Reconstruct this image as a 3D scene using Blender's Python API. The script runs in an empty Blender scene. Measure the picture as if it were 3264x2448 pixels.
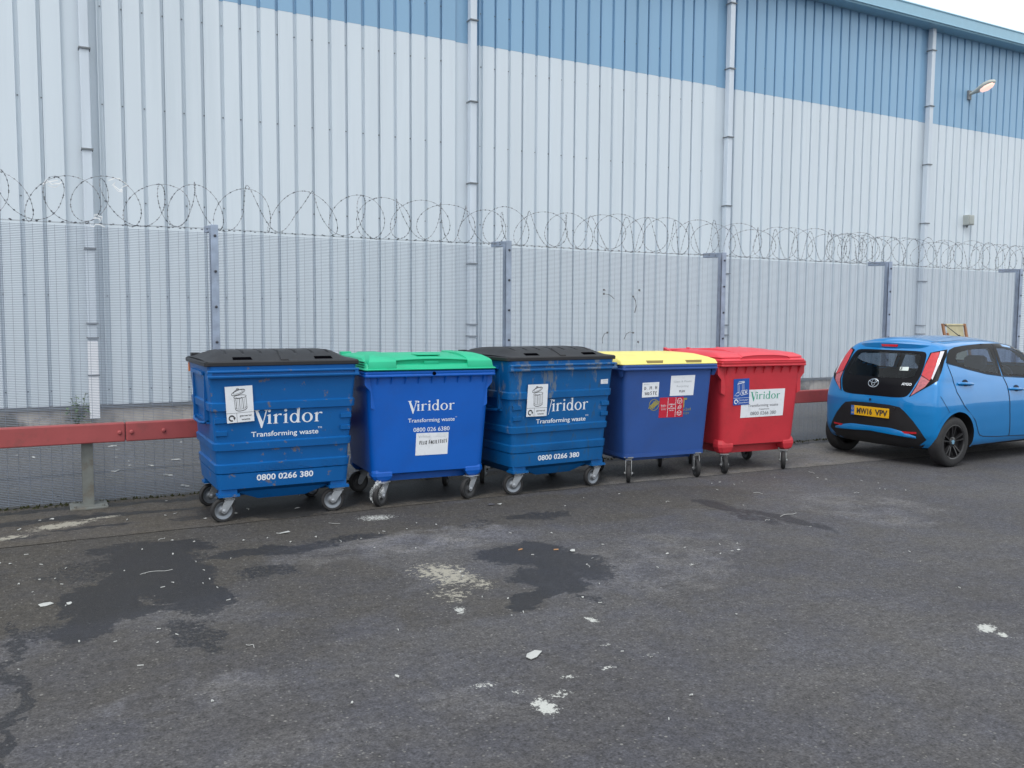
import bpy, bmesh, math, random
import numpy as np
from mathutils import Vector, Matrix
from mathutils.geometry import delaunay_2d_cdt
R = math.radians
scene = bpy.context.scene
COL = scene.collection
rnd = random.Random(7)

# ------------------------------------------------------------------ camera
cam_d = bpy.data.cameras.new('camera')
cam = bpy.data.objects.new('camera', cam_d)
COL.objects.link(cam)
cam_d.sensor_width = 36.0
cam_d.lens = 30.5235
cam_d.clip_start = 0.05
cam_d.clip_end = 2000
YAW, PITCH, ROLL, CAMH = R(28.48757), R(4.36052), R(-0.38186), 1.6832
fwd = Vector((math.sin(YAW)*math.cos(PITCH), math.cos(YAW)*math.cos(PITCH), -math.sin(PITCH)))
right = Vector((math.cos(YAW), -math.sin(YAW), 0))
down = fwd.cross(right)
r2 = right*math.cos(ROLL) + down*math.sin(ROLL)
d2 = -right*math.sin(ROLL) + down*math.cos(ROLL)
m = Matrix((r2, -d2, -fwd)).transposed().to_4x4()
m.translation = Vector((0, 0, CAMH))
cam.matrix_world = m
scene.camera = cam

# ------------------------------------------------------------------ sky, sun, exposure (overcast)
SUN_EL, SUN_AZ = R(56), R(228)          # azimuth clockwise from +Y (towards the wall): behind the camera, to the left
world = bpy.data.worlds.new('World')
scene.world = world
world.use_nodes = True
nt = world.node_tree
bg = nt.nodes['Background']
sky = nt.nodes.new('ShaderNodeTexSky')
sky.sky_type = 'NISHITA'
sky.sun_disc = False
sky.sun_elevation = SUN_EL
sky.sun_rotation = SUN_AZ
sky.air_density = 1.0
sky.dust_density = 3.0
sky.ozone_density = 1.0
tc = nt.nodes.new('ShaderNodeTexCoord')
nz = nt.nodes.new('ShaderNodeTexNoise')
nz.inputs['Scale'].default_value = 2.2
nz.inputs['Detail'].default_value = 6
rp = nt.nodes.new('ShaderNodeMapRange')
rp.inputs['From Min'].default_value = 0.3
rp.inputs['From Max'].default_value = 0.7
rp.inputs['To Min'].default_value = 7.0
rp.inputs['To Max'].default_value = 17.5
cl = nt.nodes.new('ShaderNodeCombineColor')
mulr = nt.nodes.new('ShaderNodeMath'); mulr.operation = 'MULTIPLY'; mulr.inputs[1].default_value = 0.94
mulg = nt.nodes.new('ShaderNodeMath'); mulg.operation = 'MULTIPLY'; mulg.inputs[1].default_value = 0.98
mix = nt.nodes.new('ShaderNodeMix'); mix.data_type = 'RGBA'
mix.inputs['Factor'].default_value = 0.88
L = nt.links.new
L(tc.outputs['Generated'], nz.inputs['Vector'])
L(nz.outputs['Fac'], rp.inputs['Value'])
L(rp.outputs['Result'], mulr.inputs[0]); L(rp.outputs['Result'], mulg.inputs[0])
L(mulr.outputs[0], cl.inputs[0]); L(mulg.outputs[0], cl.inputs[1]); L(rp.outputs['Result'], cl.inputs[2])
L(sky.outputs['Color'], mix.inputs['A']); L(cl.outputs['Color'], mix.inputs['B'])
L(mix.outputs['Result'], bg.inputs['Color'])
bg.inputs['Strength'].default_value = 0.10
sun_d = bpy.data.lights.new('sun', 'SUN')
sun_d.energy = 1.1
sun_d.angle = R(25)
sun_d.color = (1.0, 0.97, 0.93)
sun = bpy.data.objects.new('sun', sun_d)
COL.objects.link(sun)
sd = Vector((math.sin(SUN_AZ)*math.cos(SUN_EL), math.cos(SUN_AZ)*math.cos(SUN_EL), math.sin(SUN_EL)))
sun.rotation_euler = sd.to_track_quat('Z', 'Y').to_euler()
vs = scene.view_settings
vs.view_transform = 'Standard'
vs.look = 'None'
vs.exposure = 0.32
vs.gamma = 1.0

# ------------------------------------------------------------------ material helpers
def nodes_of(m):
    return m.node_tree.nodes, m.node_tree.links.new

def mat(name, col, rough=0.5, metal=0.0, var=0.12, scale=6.0, stretch=(1, 1, 1), bump=0.0, bscale=200.0,
        dirt=None, dirt_amt=0.5, dirt_scale=4.0, dirt_lo=0.52, dirt_hi=0.62, dirt_stretch=(1, 1, 1), coat=0.0, spec=0.5, emit=None, estr=0.0, dirt2=None, dirt_z=None):
    """procedural principled material: soft mottling, optional worn / dirty patches, optional fine bump"""
    m = bpy.data.materials.new(name)
    m.use_nodes = True
    n, lk = nodes_of(m)
    b = n['Principled BSDF']
    b.inputs['Roughness'].default_value = rough
    b.inputs['Metallic'].default_value = metal
    b.inputs['Specular IOR Level'].default_value = spec
    b.inputs['Coat Weight'].default_value = coat
    b.inputs['Coat Roughness'].default_value = 0.04
    if emit:
        b.inputs['Emission Color'].default_value = (*emit, 1)
        b.inputs['Emission Strength'].default_value = estr
    t = n.new('ShaderNodeTexCoord')
    mp = n.new('ShaderNodeMapping')
    mp.inputs['Scale'].default_value = stretch
    lk(t.outputs['Object'], mp.inputs['Vector'])
    z = n.new('ShaderNodeTexNoise')
    z.inputs['Scale'].default_value = scale
    z.inputs['Detail'].default_value = 5
    lk(mp.outputs['Vector'], z.inputs['Vector'])
    mr = n.new('ShaderNodeMapRange')
    mr.inputs['From Min'].default_value = 0.25
    mr.inputs['From Max'].default_value = 0.75
    mr.inputs['To Min'].default_value = 1 - var
    mr.inputs['To Max'].default_value = 1 + var
    lk(z.outputs['Fac'], mr.inputs['Value'])
    mx = n.new('ShaderNodeMix'); mx.data_type = 'RGBA'; mx.blend_type = 'MULTIPLY'
    mx.inputs['Factor'].default_value = 1.0
    mx.inputs['A'].default_value = (*col, 1)
    lk(mr.outputs['Result'], mx.inputs['B'])
    out = mx.outputs['Result']
    for k, dd in enumerate([dirt, dirt2]):
        if dd is None: continue
        mp2 = n.new('ShaderNodeMapping'); mp2.inputs['Scale'].default_value = dirt_stretch
        mp2.inputs['Location'].default_value = (3.1*k, 1.7*k, 0.4*k)
        lk(t.outputs['Object'], mp2.inputs['Vector'])
        z2 = n.new('ShaderNodeTexNoise')
        z2.inputs['Scale'].default_value = dirt_scale*(1 + 1.3*k)
        z2.inputs['Detail'].default_value = 9
        z2.inputs['Roughness'].default_value = 0.68
        lk(mp2.outputs['Vector'], z2.inputs['Vector'])
        m2 = n.new('ShaderNodeMapRange')
        m2.inputs['From Min'].default_value = dirt_lo + 0.03*k
        m2.inputs['From Max'].default_value = dirt_hi + 0.03*k
        m2.inputs['To Max'].default_value = dirt_amt
        lk(z2.outputs['Fac'], m2.inputs['Value'])
        if dirt_z and k == 0:                     # wear keeps to one band of height
            sx = n.new('ShaderNodeSeparateXYZ'); lk(t.outputs['Object'], sx.inputs[0])
            ad = n.new('ShaderNodeMapRange'); lk(sx.outputs['Z'], ad.inputs['Value'])
            ad.inputs['From Min'].default_value = dirt_z[0]; ad.inputs['From Max'].default_value = dirt_z[1]
            ad.inputs['To Min'].default_value = -dirt_z[2]; ad.inputs['To Max'].default_value = 0.0
            am = n.new('ShaderNodeMath'); am.operation = 'ADD'
            lk(z2.outputs['Fac'], am.inputs[0]); lk(ad.outputs['Result'], am.inputs[1]); lk(am.outputs[0], m2.inputs['Value'])
        x2 = n.new('ShaderNodeMix'); x2.data_type = 'RGBA'
        lk(m2.outputs['Result'], x2.inputs['Factor'])
        lk(out, x2.inputs['A'])
        x2.inputs['B'].default_value = (*dd, 1)
        out = x2.outputs['Result']
    lk(out, b.inputs['Base Color'])
    rr = n.new('ShaderNodeMapRange')
    rr.inputs['To Min'].default_value = max(0.02, rough - 0.08)
    rr.inputs['To Max'].default_value = min(1, rough + 0.08)
    lk(z.outputs['Fac'], rr.inputs['Value'])
    lk(rr.outputs['Result'], b.inputs['Roughness'])
    if bump:
        z3 = n.new('ShaderNodeTexNoise')
        z3.inputs['Scale'].default_value = bscale
        z3.inputs['Detail'].default_value = 4
        lk(t.outputs['Object'], z3.inputs['Vector'])
        bp = n.new('ShaderNodeBump')
        bp.inputs['Strength'].default_value = bump
        bp.inputs['Distance'].default_value = 0.01
        lk(z3.outputs['Fac'], bp.inputs['Height'])
        lk(bp.outputs['Normal'], b.inputs['Normal'])
    return m

M = {}

# ------------------------------------------------------------------ mesh helpers
class MB:
    def __init__(s):
        s.v, s.f, s.mi = [], [], []
    def add(s, vs, fs, mi=0):
        o = len(s.v)
        s.v += [tuple(p) for p in vs]
        for f in fs:
            s.f.append(tuple(i + o for i in f)); s.mi.append(mi)
        return s
    def box(s, x0, x1, y0, y1, z0, z1, mi=0, M4=None):
        vs = [Vector((x, y, z)) for z in (z0, z1) for y in (y0, y1) for x in (x0, x1)]
        if M4 is not None: vs = [M4 @ p for p in vs]
        return s.add(vs, [(0, 2, 3, 1), (4, 5, 7, 6), (0, 1, 5, 4), (2, 6, 7, 3), (0, 4, 6, 2), (1, 3, 7, 5)], mi)
    def tube(s, pts, r, n=6, mi=0, cap=True, closed=False):
        pts = [Vector(p) for p in pts]
        rs = r if isinstance(r, (list, tuple)) else [r]*len(pts)
        rings = []
        up = Vector((0, 0, 1))
        N = len(pts)
        for i, p in enumerate(pts):
            a = pts[(i-1) % N] if (closed or i > 0) else p
            b = pts[(i+1) % N] if (closed or i < N-1) else p
            t = (b-a).normalized()
            u = t.cross(up)
            if u.length < 1e-3: u = t.cross(Vector((1, 0, 0)))
            u.normalize(); w = u.cross(t)
            rings.append([p + u*(rs[i]*math.cos(2*math.pi*k/n)) + w*(rs[i]*math.sin(2*math.pi*k/n)) for k in range(n)])
        vs = [q for rg in rings for q in rg]
        fs = []
        for i in range(N if closed else N-1):
            j = (i+1) % N
            for k in range(n):
                l = (k+1) % n
                fs.append((i*n+k, i*n+l, j*n+l, j*n+k))
        if cap and not closed:
            fs.append(tuple(range(n))[::-1]); fs.append(tuple((N-1)*n+k for k in range(n)))
        return s.add(vs, fs, mi)
    def loft(s, rings, cap0=True, cap1=True, mi=0, closed=True):
        n = len(rings[0])
        vs = [q for rg in rings for q in rg]
        fs = []
        for i in range(len(rings)-1):
            for k in range(n if closed else n-1):
                l = (k+1) % n
                fs.append((i*n+k, i*n+l, (i+1)*n+l, (i+1)*n+k))
        if cap0: fs.append(tuple(range(n))[::-1])
        if cap1: fs.append(tuple((len(rings)-1)*n+k for k in range(n)))
        return s.add(vs, fs, mi)
    def grid(s, fn, nu, nv, mi=0):
        vs = [fn(i/nu, j/nv) for j in range(nv+1) for i in range(nu+1)]
        fs = [(j*(nu+1)+i, j*(nu+1)+i+1, (j+1)*(nu+1)+i+1, (j+1)*(nu+1)+i) for j in range(nv) for i in range(nu)]
        return s.add(vs, fs, mi)
    def lathe(s, prof, n=24, axis='y', c=(0, 0, 0), mi=0, caps=True, ring=False):
        """prof: (radius, along) pairs"""
        rings = []
        for r_, a in prof:
            rg = []
            for k in range(n):
                t = 2*math.pi*k/n
                x, z = r_*math.cos(t), r_*math.sin(t)
                p = (x, a, z) if axis == 'y' else ((a, x, z) if axis == 'x' else (x, z, a))
                rg.append((p[0]+c[0], p[1]+c[1], p[2]+c[2]))
            rings.append(rg)
        if ring: rings.append(rings[0]); caps = False
        return s.loft(rings, caps, caps, mi)
    def prism(s, poly, fn, d, mi=0):
        """flat polygon poly of (a, b) -> fn(a, b, depth) ; thickness d"""
        n = len(poly)
        vs = [fn(a, b, 0) for a, b in poly] + [fn(a, b, d) for a, b in poly]
        fs = [tuple(range(n)), tuple(range(n, 2*n))[::-1]] + [(i, (i+1) % n, (i+1) % n+n, i+n) for i in range(n)]
        return s.add(vs, fs, mi)
    def ribbon(s, pts, w, fn, mi=0, closed=False):
        """flat stroke of width w along 2D pts, laid with fn(a, b)"""
        P = [Vector(p) for p in pts]
        N = len(P)
        lft, rgt = [], []
        for i in range(N):
            a = P[(i-1) % N] if (closed or i > 0) else P[i]
            b = P[(i+1) % N] if (closed or i < N-1) else P[i]
            t = (b-a)
            t = t.normalized() if t.length > 1e-9 else Vector((1, 0))
            nrm = Vector((-t.y, t.x))*(w/2)
            lft.append(P[i]+nrm); rgt.append(P[i]-nrm)
        vs = [fn(*q) for q in lft] + [fn(*q) for q in rgt]
        fs = [(i, i+N, (i+1) % N+N, (i+1) % N) for i in range(N if closed else N-1)]
        return s.add(vs, fs, mi)

def obj(name, mb, mats, parent=None, smooth=None, bevel=0.0, bseg=2, loc=None, rot=None, normals=True):
    me = bpy.data.meshes.new(name)
    me.from_pydata(mb.v, [], mb.f)
    mats = mats if isinstance(mats, (list, tuple)) else [mats]
    for m_ in mats: me.materials.append(m_)
    if len(mats) > 1: me.polygons.foreach_set('material_index', mb.mi)
    if normals or bevel:
        bm = bmesh.new(); bm.from_mesh(me)
        if normals: bmesh.ops.recalc_face_normals(bm, faces=bm.faces[:])
        if bevel:
            es = [e for e in bm.edges if len(e.link_faces) == 2 and e.calc_face_angle(0) > R(28)]
            bmesh.ops.bevel(bm, geom=es, offset=bevel, segments=bseg, affect='EDGES', profile=0.5, clamp_overlap=True)
        bm.to_mesh(me); bm.free()
    if smooth:
        me.shade_smooth()
        me.set_sharp_from_angle(angle=R(smooth))
    o = bpy.data.objects.new(name, me)
    COL.objects.link(o)
    if parent is not None: o.parent = parent
    if loc: o.location = loc
    if rot: o.rotation_euler = rot
    return o

def tag(o, label, cat, group=None, kind=None):
    if label: o['label'] = label
    if cat: o['category'] = cat
    if group: o['group'] = group
    if kind: o['kind'] = kind
    return o

def thing(name, label, cat, loc=(0, 0, 0), rz=0.0, group=None):
    o = bpy.data.objects.new(name, None)
    COL.objects.link(o)
    o.empty_display_size = 0.2
    o.location = loc
    o.rotation_euler = (0, 0, rz)
    return tag(o, label, cat, group)

def copy_tree(o, parent=None):
    c = o.copy(); COL.objects.link(c)
    if parent is not None: c.parent = parent
    for ch in o.children: copy_tree(ch, c)
    return c

def text2d(s, bold=0.0):
    """outline text as flat triangles: (verts, faces) with origin at left of the baseline, cap height 1"""
    cu = bpy.data.curves.new('glyphs', 'FONT')
    cu.body = s
    cu.size = 1.0
    cu.offset = bold
    cu.resolution_u = 3
    ob = bpy.data.objects.new('glyphs', cu)
    me = bpy.data.meshes.new_from_object(ob)
    vs = [(v.co.x, v.co.y) for v in me.vertices]
    fs = [tuple(p.vertices) for p in me.polygons]
    bpy.data.objects.remove(ob); bpy.data.curves.remove(cu); bpy.data.meshes.remove(me)
    return vs, fs

def put_text(mb, s, x0, x1, z0, h, fn, bold=0.0, mi=0, skew=0.0):
    """lay text s into mb: spans x0..x1, baseline z0, cap height h"""
    vs, fs = text2d(s, bold)
    if not vs: return
    ax, bx = min(v[0] for v in vs), max(v[0] for v in vs)
    k = (x1-x0)/(bx-ax)
    q = h/0.70
    mb.add([fn(x0+(a-ax)*k+skew*b*q, z0+b*q) for a, b in vs], fs, mi)

# hand drawn serif letters (x height 1, stroke outlines)
def ell(cx, cy, rx, ry, n=20, rot=0.0):
    return [(cx + rx*math.cos(t)*math.cos(rot) - ry*math.sin(t)*math.sin(rot),
             cy + rx*math.cos(t)*math.sin(rot) + ry*math.sin(t)*math.cos(rot)) for t in [2*math.pi*k/n for k in range(n)]]

def serif_word(mb, x0, x1, z0, xh, fn, mi=0, vcut=None):
    """the word Viridor in roman letters, V dropping below the line"""
    polys, rings = [], []
    W = [0.0]
    def P(pts, dx): polys.append([(a+dx, b) for a, b in pts])
    # V
    if vcut is None:
        P([(0, 1.52), (0.52, 1.52), (0.52, 1.46), (0.38, 1.42), (0.86, 0.12), (0.74, -0.42), (0.66, -0.42), (0.13, 1.42), (0, 1.46)], 0)
    P([(0.93, 1.52), (1.30, 1.52), (1.30, 1.46), (1.20, 1.42), (0.745, -0.42), (0.68, -0.42), (0.80, 0.05), (1.08, 1.42), (0.93, 1.46)], 0.002)
    def stem_i(dx, top=1.0, dot=True):
        P([(0.12, 0.06), (0.12, top-0.14), (0.0, top-0.16), (0.0, top-0.10), (0.30, top+0.04), (0.34, top+0.04), (0.34, 0.06), (0.46, 0.045), (0.46, 0), (0.0, 0), (0.0, 0.045)], dx)
        if dot: P(ell(0.22, 1.36, 0.135, 0.135, 14), dx)
    def let_r(dx):
        stem_i(dx, 1.0, False)
        P([(0.34, 0.70), (0.42, 0.86), (0.54, 0.93), (0.66, 0.86), (0.78, 0.86), (0.80, 0.98), (0.70, 1.04), (0.56, 1.03), (0.42, 0.95), (0.34, 0.84)], dx)
    stem_i(1.20); let_r(1.78); stem_i(2.72)
    def ring(cx, cy, rx, ry, ix, iy, dx):
        rings.append(([(a+dx, b) for a, b in ell(cx, cy, rx, ry, 28)], [(a+dx, b) for a, b in ell(cx, cy, ix, iy, 28, 0.0)]))
    # d
    ring(0.46, 0.50, 0.44, 0.53, 0.245, 0.43, 3.30)
    P([(0.70, 0.02), (0.70, 1.50), (0.56, 1.50), (0.56, 1.55), (0.86, 1.62), (0.92, 1.62), (0.92, 0.08), (1.06, 0.05), (1.06, 0.0), (0.74, -0.03)], 3.304)
    # o
    ring(0.52, 0.50, 0.52, 0.54, 0.29, 0.45, 4.48)
    let_r(5.66)
    tot = 6.46
    k = (x1-x0)/tot
    lay = 0
    for q in polys:
        lay += 1
        e = 0.00004*(lay % 5)
        mb.add([fn(x0+a*k, z0+b*xh, e) for a, b in q], [tuple(range(len(q)))], mi)
    for a_, b_ in rings:
        n = len(a_)
        mb.add([fn(x0+a*k, z0+b*xh, 0.0) for a, b in a_+b_], [(i, (i+1) % n, (i+1) % n+n, i+n) for i in range(n)], mi)
# ------------------------------------------------------------------ ground materials
def ellipse_mask(n, lk, vec, items, hi=1.10, lo=0.86):
    """soft union of rotated ellipses (cx, cy, rx, ry, deg, strength) on a warped ground coordinate"""
    prev = None
    for cx, cy, rx, ry, dg, st in items:
        mp = n.new('ShaderNodeMapping'); mp.vector_type = 'TEXTURE'
        mp.inputs['Location'].default_value = (cx, cy, 0)
        mp.inputs['Rotation'].default_value = (0, 0, R(dg))
        mp.inputs['Scale'].default_value = (rx, ry, 1)
        lk(vec, mp.inputs['Vector'])
        ln = n.new('ShaderNodeVectorMath'); ln.operation = 'LENGTH'
        lk(mp.outputs['Vector'], ln.inputs[0])
        mr = n.new('ShaderNodeMapRange'); mr.interpolation_type = 'SMOOTHSTEP'
        mr.inputs['From Min'].default_value = hi
        mr.inputs['From Max'].default_value = lo
        mr.inputs['To Max'].default_value = st
        lk(ln.outputs['Value'], mr.inputs['Value'])
        if prev is None: prev = mr.outputs['Result']
        else:
            mx = n.new('ShaderNodeMath'); mx.operation = 'MAXIMUM'
            lk(prev, mx.inputs[0]); lk(mr.outputs['Result'], mx.inputs[1]); prev = mx.outputs[0]
    return prev

def noise(n, lk, vec, scale, detail=4, rough=0.55, dim='3D'):
    z = n.new('ShaderNodeTexNoise')
    z.inputs['Scale'].default_value = scale
    z.inputs['Detail'].default_value = detail
    z.inputs['Roughness'].default_value = rough
    lk(vec, z.inputs['Vector'])
    return z

def mrange(n, lk, v, a, b, c=0.0, d=1.0):
    r = n.new('ShaderNodeMapRange')
    r.inputs['From Min'].default_value = a; r.inputs['From Max'].default_value = b
    r.inputs['To Min'].default_value = c; r.inputs['To Max'].default_value = d
    lk(v, r.inputs['Value'])
    return r.outputs['Result']

def mixc(n, lk, f, a, b, mode='MIX'):
    x = n.new('ShaderNodeMix'); x.data_type = 'RGBA'; x.blend_type = mode
    for k, s in (('Factor', f), ('A', a), ('B', b)):
        if isinstance(s, (int, float)): x.inputs[k].default_value = s
        elif isinstance(s, tuple): x.inputs[k].default_value = (*s, 1)
        else: lk(s, x.inputs[k])
    return x.outputs['Result']

def math2(n, lk, op, a, b):
    x = n.new('ShaderNodeMath'); x.operation = op
    for k, s in ((0, a), (1, b)):
        if isinstance(s, (int, float)): x.inputs[k].default_value = s
        else: lk(s, x.inputs[k])
    return x.outputs[0]

def warp(n, lk, vec, amt, scale, detail=4):
    z = noise(n, lk, vec, scale, detail)
    s = n.new('ShaderNodeVectorMath'); s.operation = 'SUBTRACT'; s.inputs[1].default_value = (0.5, 0.5, 0.5)
    lk(z.outputs['Color'], s.inputs[0])
    k = n.new('ShaderNodeVectorMath'); k.operation = 'SCALE'; k.inputs['Scale'].default_value = amt
    lk(s.outputs['Vector'], k.inputs[0])
    a = n.new('ShaderNodeVectorMath'); a.operation = 'ADD'
    lk(vec, a.inputs[0]); lk(k.outputs['Vector'], a.inputs[1])
    return a.outputs['Vector']

def ground_material(name, base_a, base_b, brown, wet=(), brownz=(), paint=(), cream=(), pale=(), speck=1.0):
    m = bpy.data.materials.new(name); m.use_nodes = True
    n, lk = nodes_of(m)
    b = n['Principled BSDF']
    t = n.new('ShaderNodeTexCoord').outputs['Object']
    big = noise(n, lk, t, 0.55, 6, 0.6)
    mid = noise(n, lk, t, 3.5, 8, 0.7)
    fine = noise(n, lk, t, 85, 4, 0.7)
    grit = noise(n, lk, t, 210, 2, 0.6)
    c = mixc(n, lk, mrange(n, lk, big.outputs['Fac'], 0.35, 0.65), base_a, base_b)
    c = mixc(n, lk, mrange(n, lk, mid.outputs['Fac'], 0.52, 0.75, 0, 0.5), c, brown)
    if brownz:
        w1 = warp(n, lk, t, 0.9, 1.3)
        c = mixc(n, lk, ellipse_mask(n, lk, w1, brownz), c, brown)
    if pale:
        w2 = warp(n, lk, t, 0.35, 5, 8)
        c = mixc(n, lk, math2(n, lk, 'MULTIPLY', ellipse_mask(n, lk, w2, pale), mrange(n, lk, mid.outputs['Fac'], 0.42, 0.6)), c, tuple(min(1, v*1.9+0.02) for v in base_b))
    # aggregate: light and dark grains
    blot = noise(n, lk, t, 26, 5, 0.75)
    c = mixc(n, lk, 1.0, c, mrange(n, lk, blot.outputs['Fac'], 0.32, 0.68, 1-0.42*speck, 1+0.42*speck), 'MULTIPLY')
    tone = noise(n, lk, t, 5.5, 6, 0.7)
    c = mixc(n, lk, 1.0, c, mrange(n, lk, tone.outputs['Fac'], 0.3, 0.7, 0.86, 1.14), 'MULTIPLY')
    hue = noise(n, lk, t, 2.1, 5, 0.65)
    c = mixc(n, lk, mrange(n, lk, hue.outputs['Fac'], 0.42, 0.62), mixc(n, lk, 1.0, c, (1.03, 1.0, 0.96), 'MULTIPLY'), mixc(n, lk, 1.0, c, (0.98, 0.985, 1.055), 'MULTIPLY'))
    c = mixc(n, lk, 1.0, c, mrange(n, lk, fine.outputs['Fac'], 0.3, 0.7, 1-0.55*speck, 1+0.55*speck), 'MULTIPLY')
    vo = n.new('ShaderNodeTexVoronoi'); vo.inputs['Scale'].default_value = 62
    lk(t, vo.inputs['Vector'])
    sep = n.new('ShaderNodeSeparateColor'); lk(vo.outputs['Color'], sep.inputs['Color'])
    stone = math2(n, lk, 'MULTIPLY', mrange(n, lk, sep.outputs['Red'], 0.86, 0.97), mrange(n, lk, vo.outputs['Distance'], 0.42, 0.30))
    c = mixc(n, lk, math2(n, lk, 'MULTIPLY', stone, 0.6*speck), c, (0.21, 0.205, 0.195))
    pit = math2(n, lk, 'MULTIPLY', mrange(n, lk, sep.outputs['Green'], 0.80, 0.95), mrange(n, lk, vo.outputs['Distance'], 0.5, 0.3))
    c = mixc(n, lk, math2(n, lk, 'MULTIPLY', pit, 0.6*speck), c, (0.018, 0.018, 0.019))
    # tiny pale flecks
    v2 = n.new('ShaderNodeTexVoronoi'); v2.inputs['Scale'].default_value = 9.0
    lk(t, v2.inputs['Vector'])
    s2 = n.new('ShaderNodeSeparateColor'); lk(v2.outputs['Color'], s2.inputs['Color'])
    fl = math2(n, lk, 'MULTIPLY', mrange(n, lk, s2.outputs['Blue'], 0.84, 0.87), mrange(n, lk, v2.outputs['Distance'], 0.075, 0.045))
    c = mixc(n, lk, math2(n, lk, 'MULTIPLY', fl, 0.45*speck), c, (0.36, 0.35, 0.33))
    rough = 0.86
    if wet:  # dark patches: damp stains, plus shade painted under the bins on the apron
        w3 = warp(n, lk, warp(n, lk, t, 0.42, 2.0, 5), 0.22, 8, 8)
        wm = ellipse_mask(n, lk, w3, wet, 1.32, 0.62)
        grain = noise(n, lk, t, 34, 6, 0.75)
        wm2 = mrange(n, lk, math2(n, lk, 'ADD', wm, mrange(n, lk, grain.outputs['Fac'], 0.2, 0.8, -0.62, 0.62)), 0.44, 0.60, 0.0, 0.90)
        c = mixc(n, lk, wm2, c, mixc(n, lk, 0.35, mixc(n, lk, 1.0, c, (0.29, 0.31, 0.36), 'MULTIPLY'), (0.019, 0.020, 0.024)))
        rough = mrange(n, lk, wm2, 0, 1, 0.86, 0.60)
    if cream:
        w4 = warp(n, lk, t, 0.16, 6, 6)
        br = noise(n, lk, t, 24, 6, 0.78)
        cm = mrange(n, lk, math2(n, lk, 'ADD', ellipse_mask(n, lk, w4, cream, 1.75, 0.15), mrange(n, lk, br.outputs['Fac'], 0.25, 0.75, -0.75, 0.75)), 0.52, 0.66, 0.0, 0.95)
        c = mixc(n, lk, cm, c, (0.31, 0.295, 0.25))
    if paint:
        w5 = warp(n, lk, t, 0.09, 11, 6)
        br2 = noise(n, lk, t, 42, 6, 0.78)
        pm = mrange(n, lk, math2(n, lk, 'ADD', ellipse_mask(n, lk, w5, paint, 1.9, 0.15), mrange(n, lk, br2.outputs['Fac'], 0.25, 0.75, -0.8, 0.8)), 0.60, 0.68, 0.0, 0.95)
        c = mixc(n, lk, pm, c, (0.46, 0.47, 0.45))
    lk(c, b.inputs['Base Color'])
    if isinstance(rough, float): b.inputs['Roughness'].default_value = rough
    else: lk(rough, b.inputs['Roughness'])
    b.inputs['Specular IOR Level'].default_value = 0.35
    bp = n.new('ShaderNodeBump'); bp.inputs['Strength'].default_value = 0.55; bp.inputs['Distance'].default_value = 0.008
    h = math2(n, lk, 'ADD', fine.outputs['Fac'], math2(n, lk, 'MULTIPLY', grit.outputs['Fac'], 0.5))
    lk(h, bp.inputs['Height'])
    lk(bp.outputs['Normal'], b.inputs['Normal'])
    return m

WET = [(0.62, 6.05, 0.36, 0.66, 0, 1), (0.24, 5.52, 0.20, 0.42, 10, 1), (0.76, 5.45, 0.20, 0.44, 0, 1), (0.46, 5.75, 0.40, 0.20, 0, 1), (0.16, 5.10, 0.16, 0.24, -15, .85), (0.40, 5.22, 0.24, 0.12, 0, .8), (0.82, 6.62, 0.30, 0.24, 0, .85), (0.50, 6.75, 0.3, 0.2, 0, .7), (0.68, 4.70, 0.13, 0.34, 15, .62), (0.30, 6.25, 0.4, 0.3, 0, .55), (-0.05, 5.15, 0.14, 0.2, 0, .55), (0.88, 5.2, 0.10, .10, 0, .7),
       (1.45, 6.22, 0.60, 0.14, -4, .72), (2.05, 6.30, 0.38, 0.10, -2, .62), (1.28, 5.68, 0.22, 0.14, -10, .62),
       (2.98, 5.34, 0.34, 0.32, 20, 1), (3.14, 4.98, 0.26, 0.42, 20, 1), (2.84, 4.66, 0.22, 0.30, 10, 1), (2.56, 4.40, 0.26, 0.11, 20, .95), (2.86, 4.18, 0.05, 0.14, 0, .6),
       (3.75, 6.32, 0.34, 0.17, -5, .66), (3.10, 6.28, 0.30, 0.10, 10, .5),
       (5.36, 5.85, 0.15, 0.40, 8, .66), (5.52, 5.25, 0.13, 0.55, 4, .70), (5.28, 5.40, 0.10, 0.30, 10, .62),
       (6.9, 5.9, 0.6, 0.07, -10, .35), (-1.0, 6.3, 0.9, 0.5, 0, .5),
       (-0.19, 3.9, 0.05, 1.0, 0, .7), (-0.18, 4.9, 0.05, 0.6, 0, .62)]
BROWN = [(1.9, 6.7, 2.2, 0.6, 0, .9), (0.0, 6.4, 1.5, 1.3, 0, 1.0), (4.6, 6.4, 1.6, 0.6, 0, .75), (1.5, 5.4, 0.6, 0.8, 0, .6), (2.2, 4.6, .5, .35, 0, .6), (0.55, 4.4, 0.8, .5, 0, .5)]
PAINT = [(1.88, 3.14, 0.050, 0.085, 0, 1), (4.52, 2.84, 0.075, 0.05, 20, 1), (4.50, 2.73, 0.03, 0.04, 0, .9), (1.73, 3.46, 0.06, 0.03, 0, .7), (2.13, 3.35, 0.04, 0.02, 0, .7),
         (2.08, 4.44, 0.035, 0.07, 0, .85), (2.66, 3.95, 0.028, 0.05, 0, .9), (1.84, 3.32, 0.04, .03, 0, .6), (2.0, 3.22, 0.06, .03, 0, .6), (2.36, 3.36, .05, .02, 0, .65), (0.92, 3.0, 0.03, 0.02, 0, .8),
         (2.44, 6.86, 0.17, 0.11, -10, .72), (3.9, 4.55, .06, .03, 0, .5), (4.1, 3.75, .06, .03, 0, .4), (5.4, 3.9, .08, .03, 0, .35), (2.52, 3.62, .06, .02, 0, .5), (2.65, 3.4, .05, .02, 0, .5)]
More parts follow.
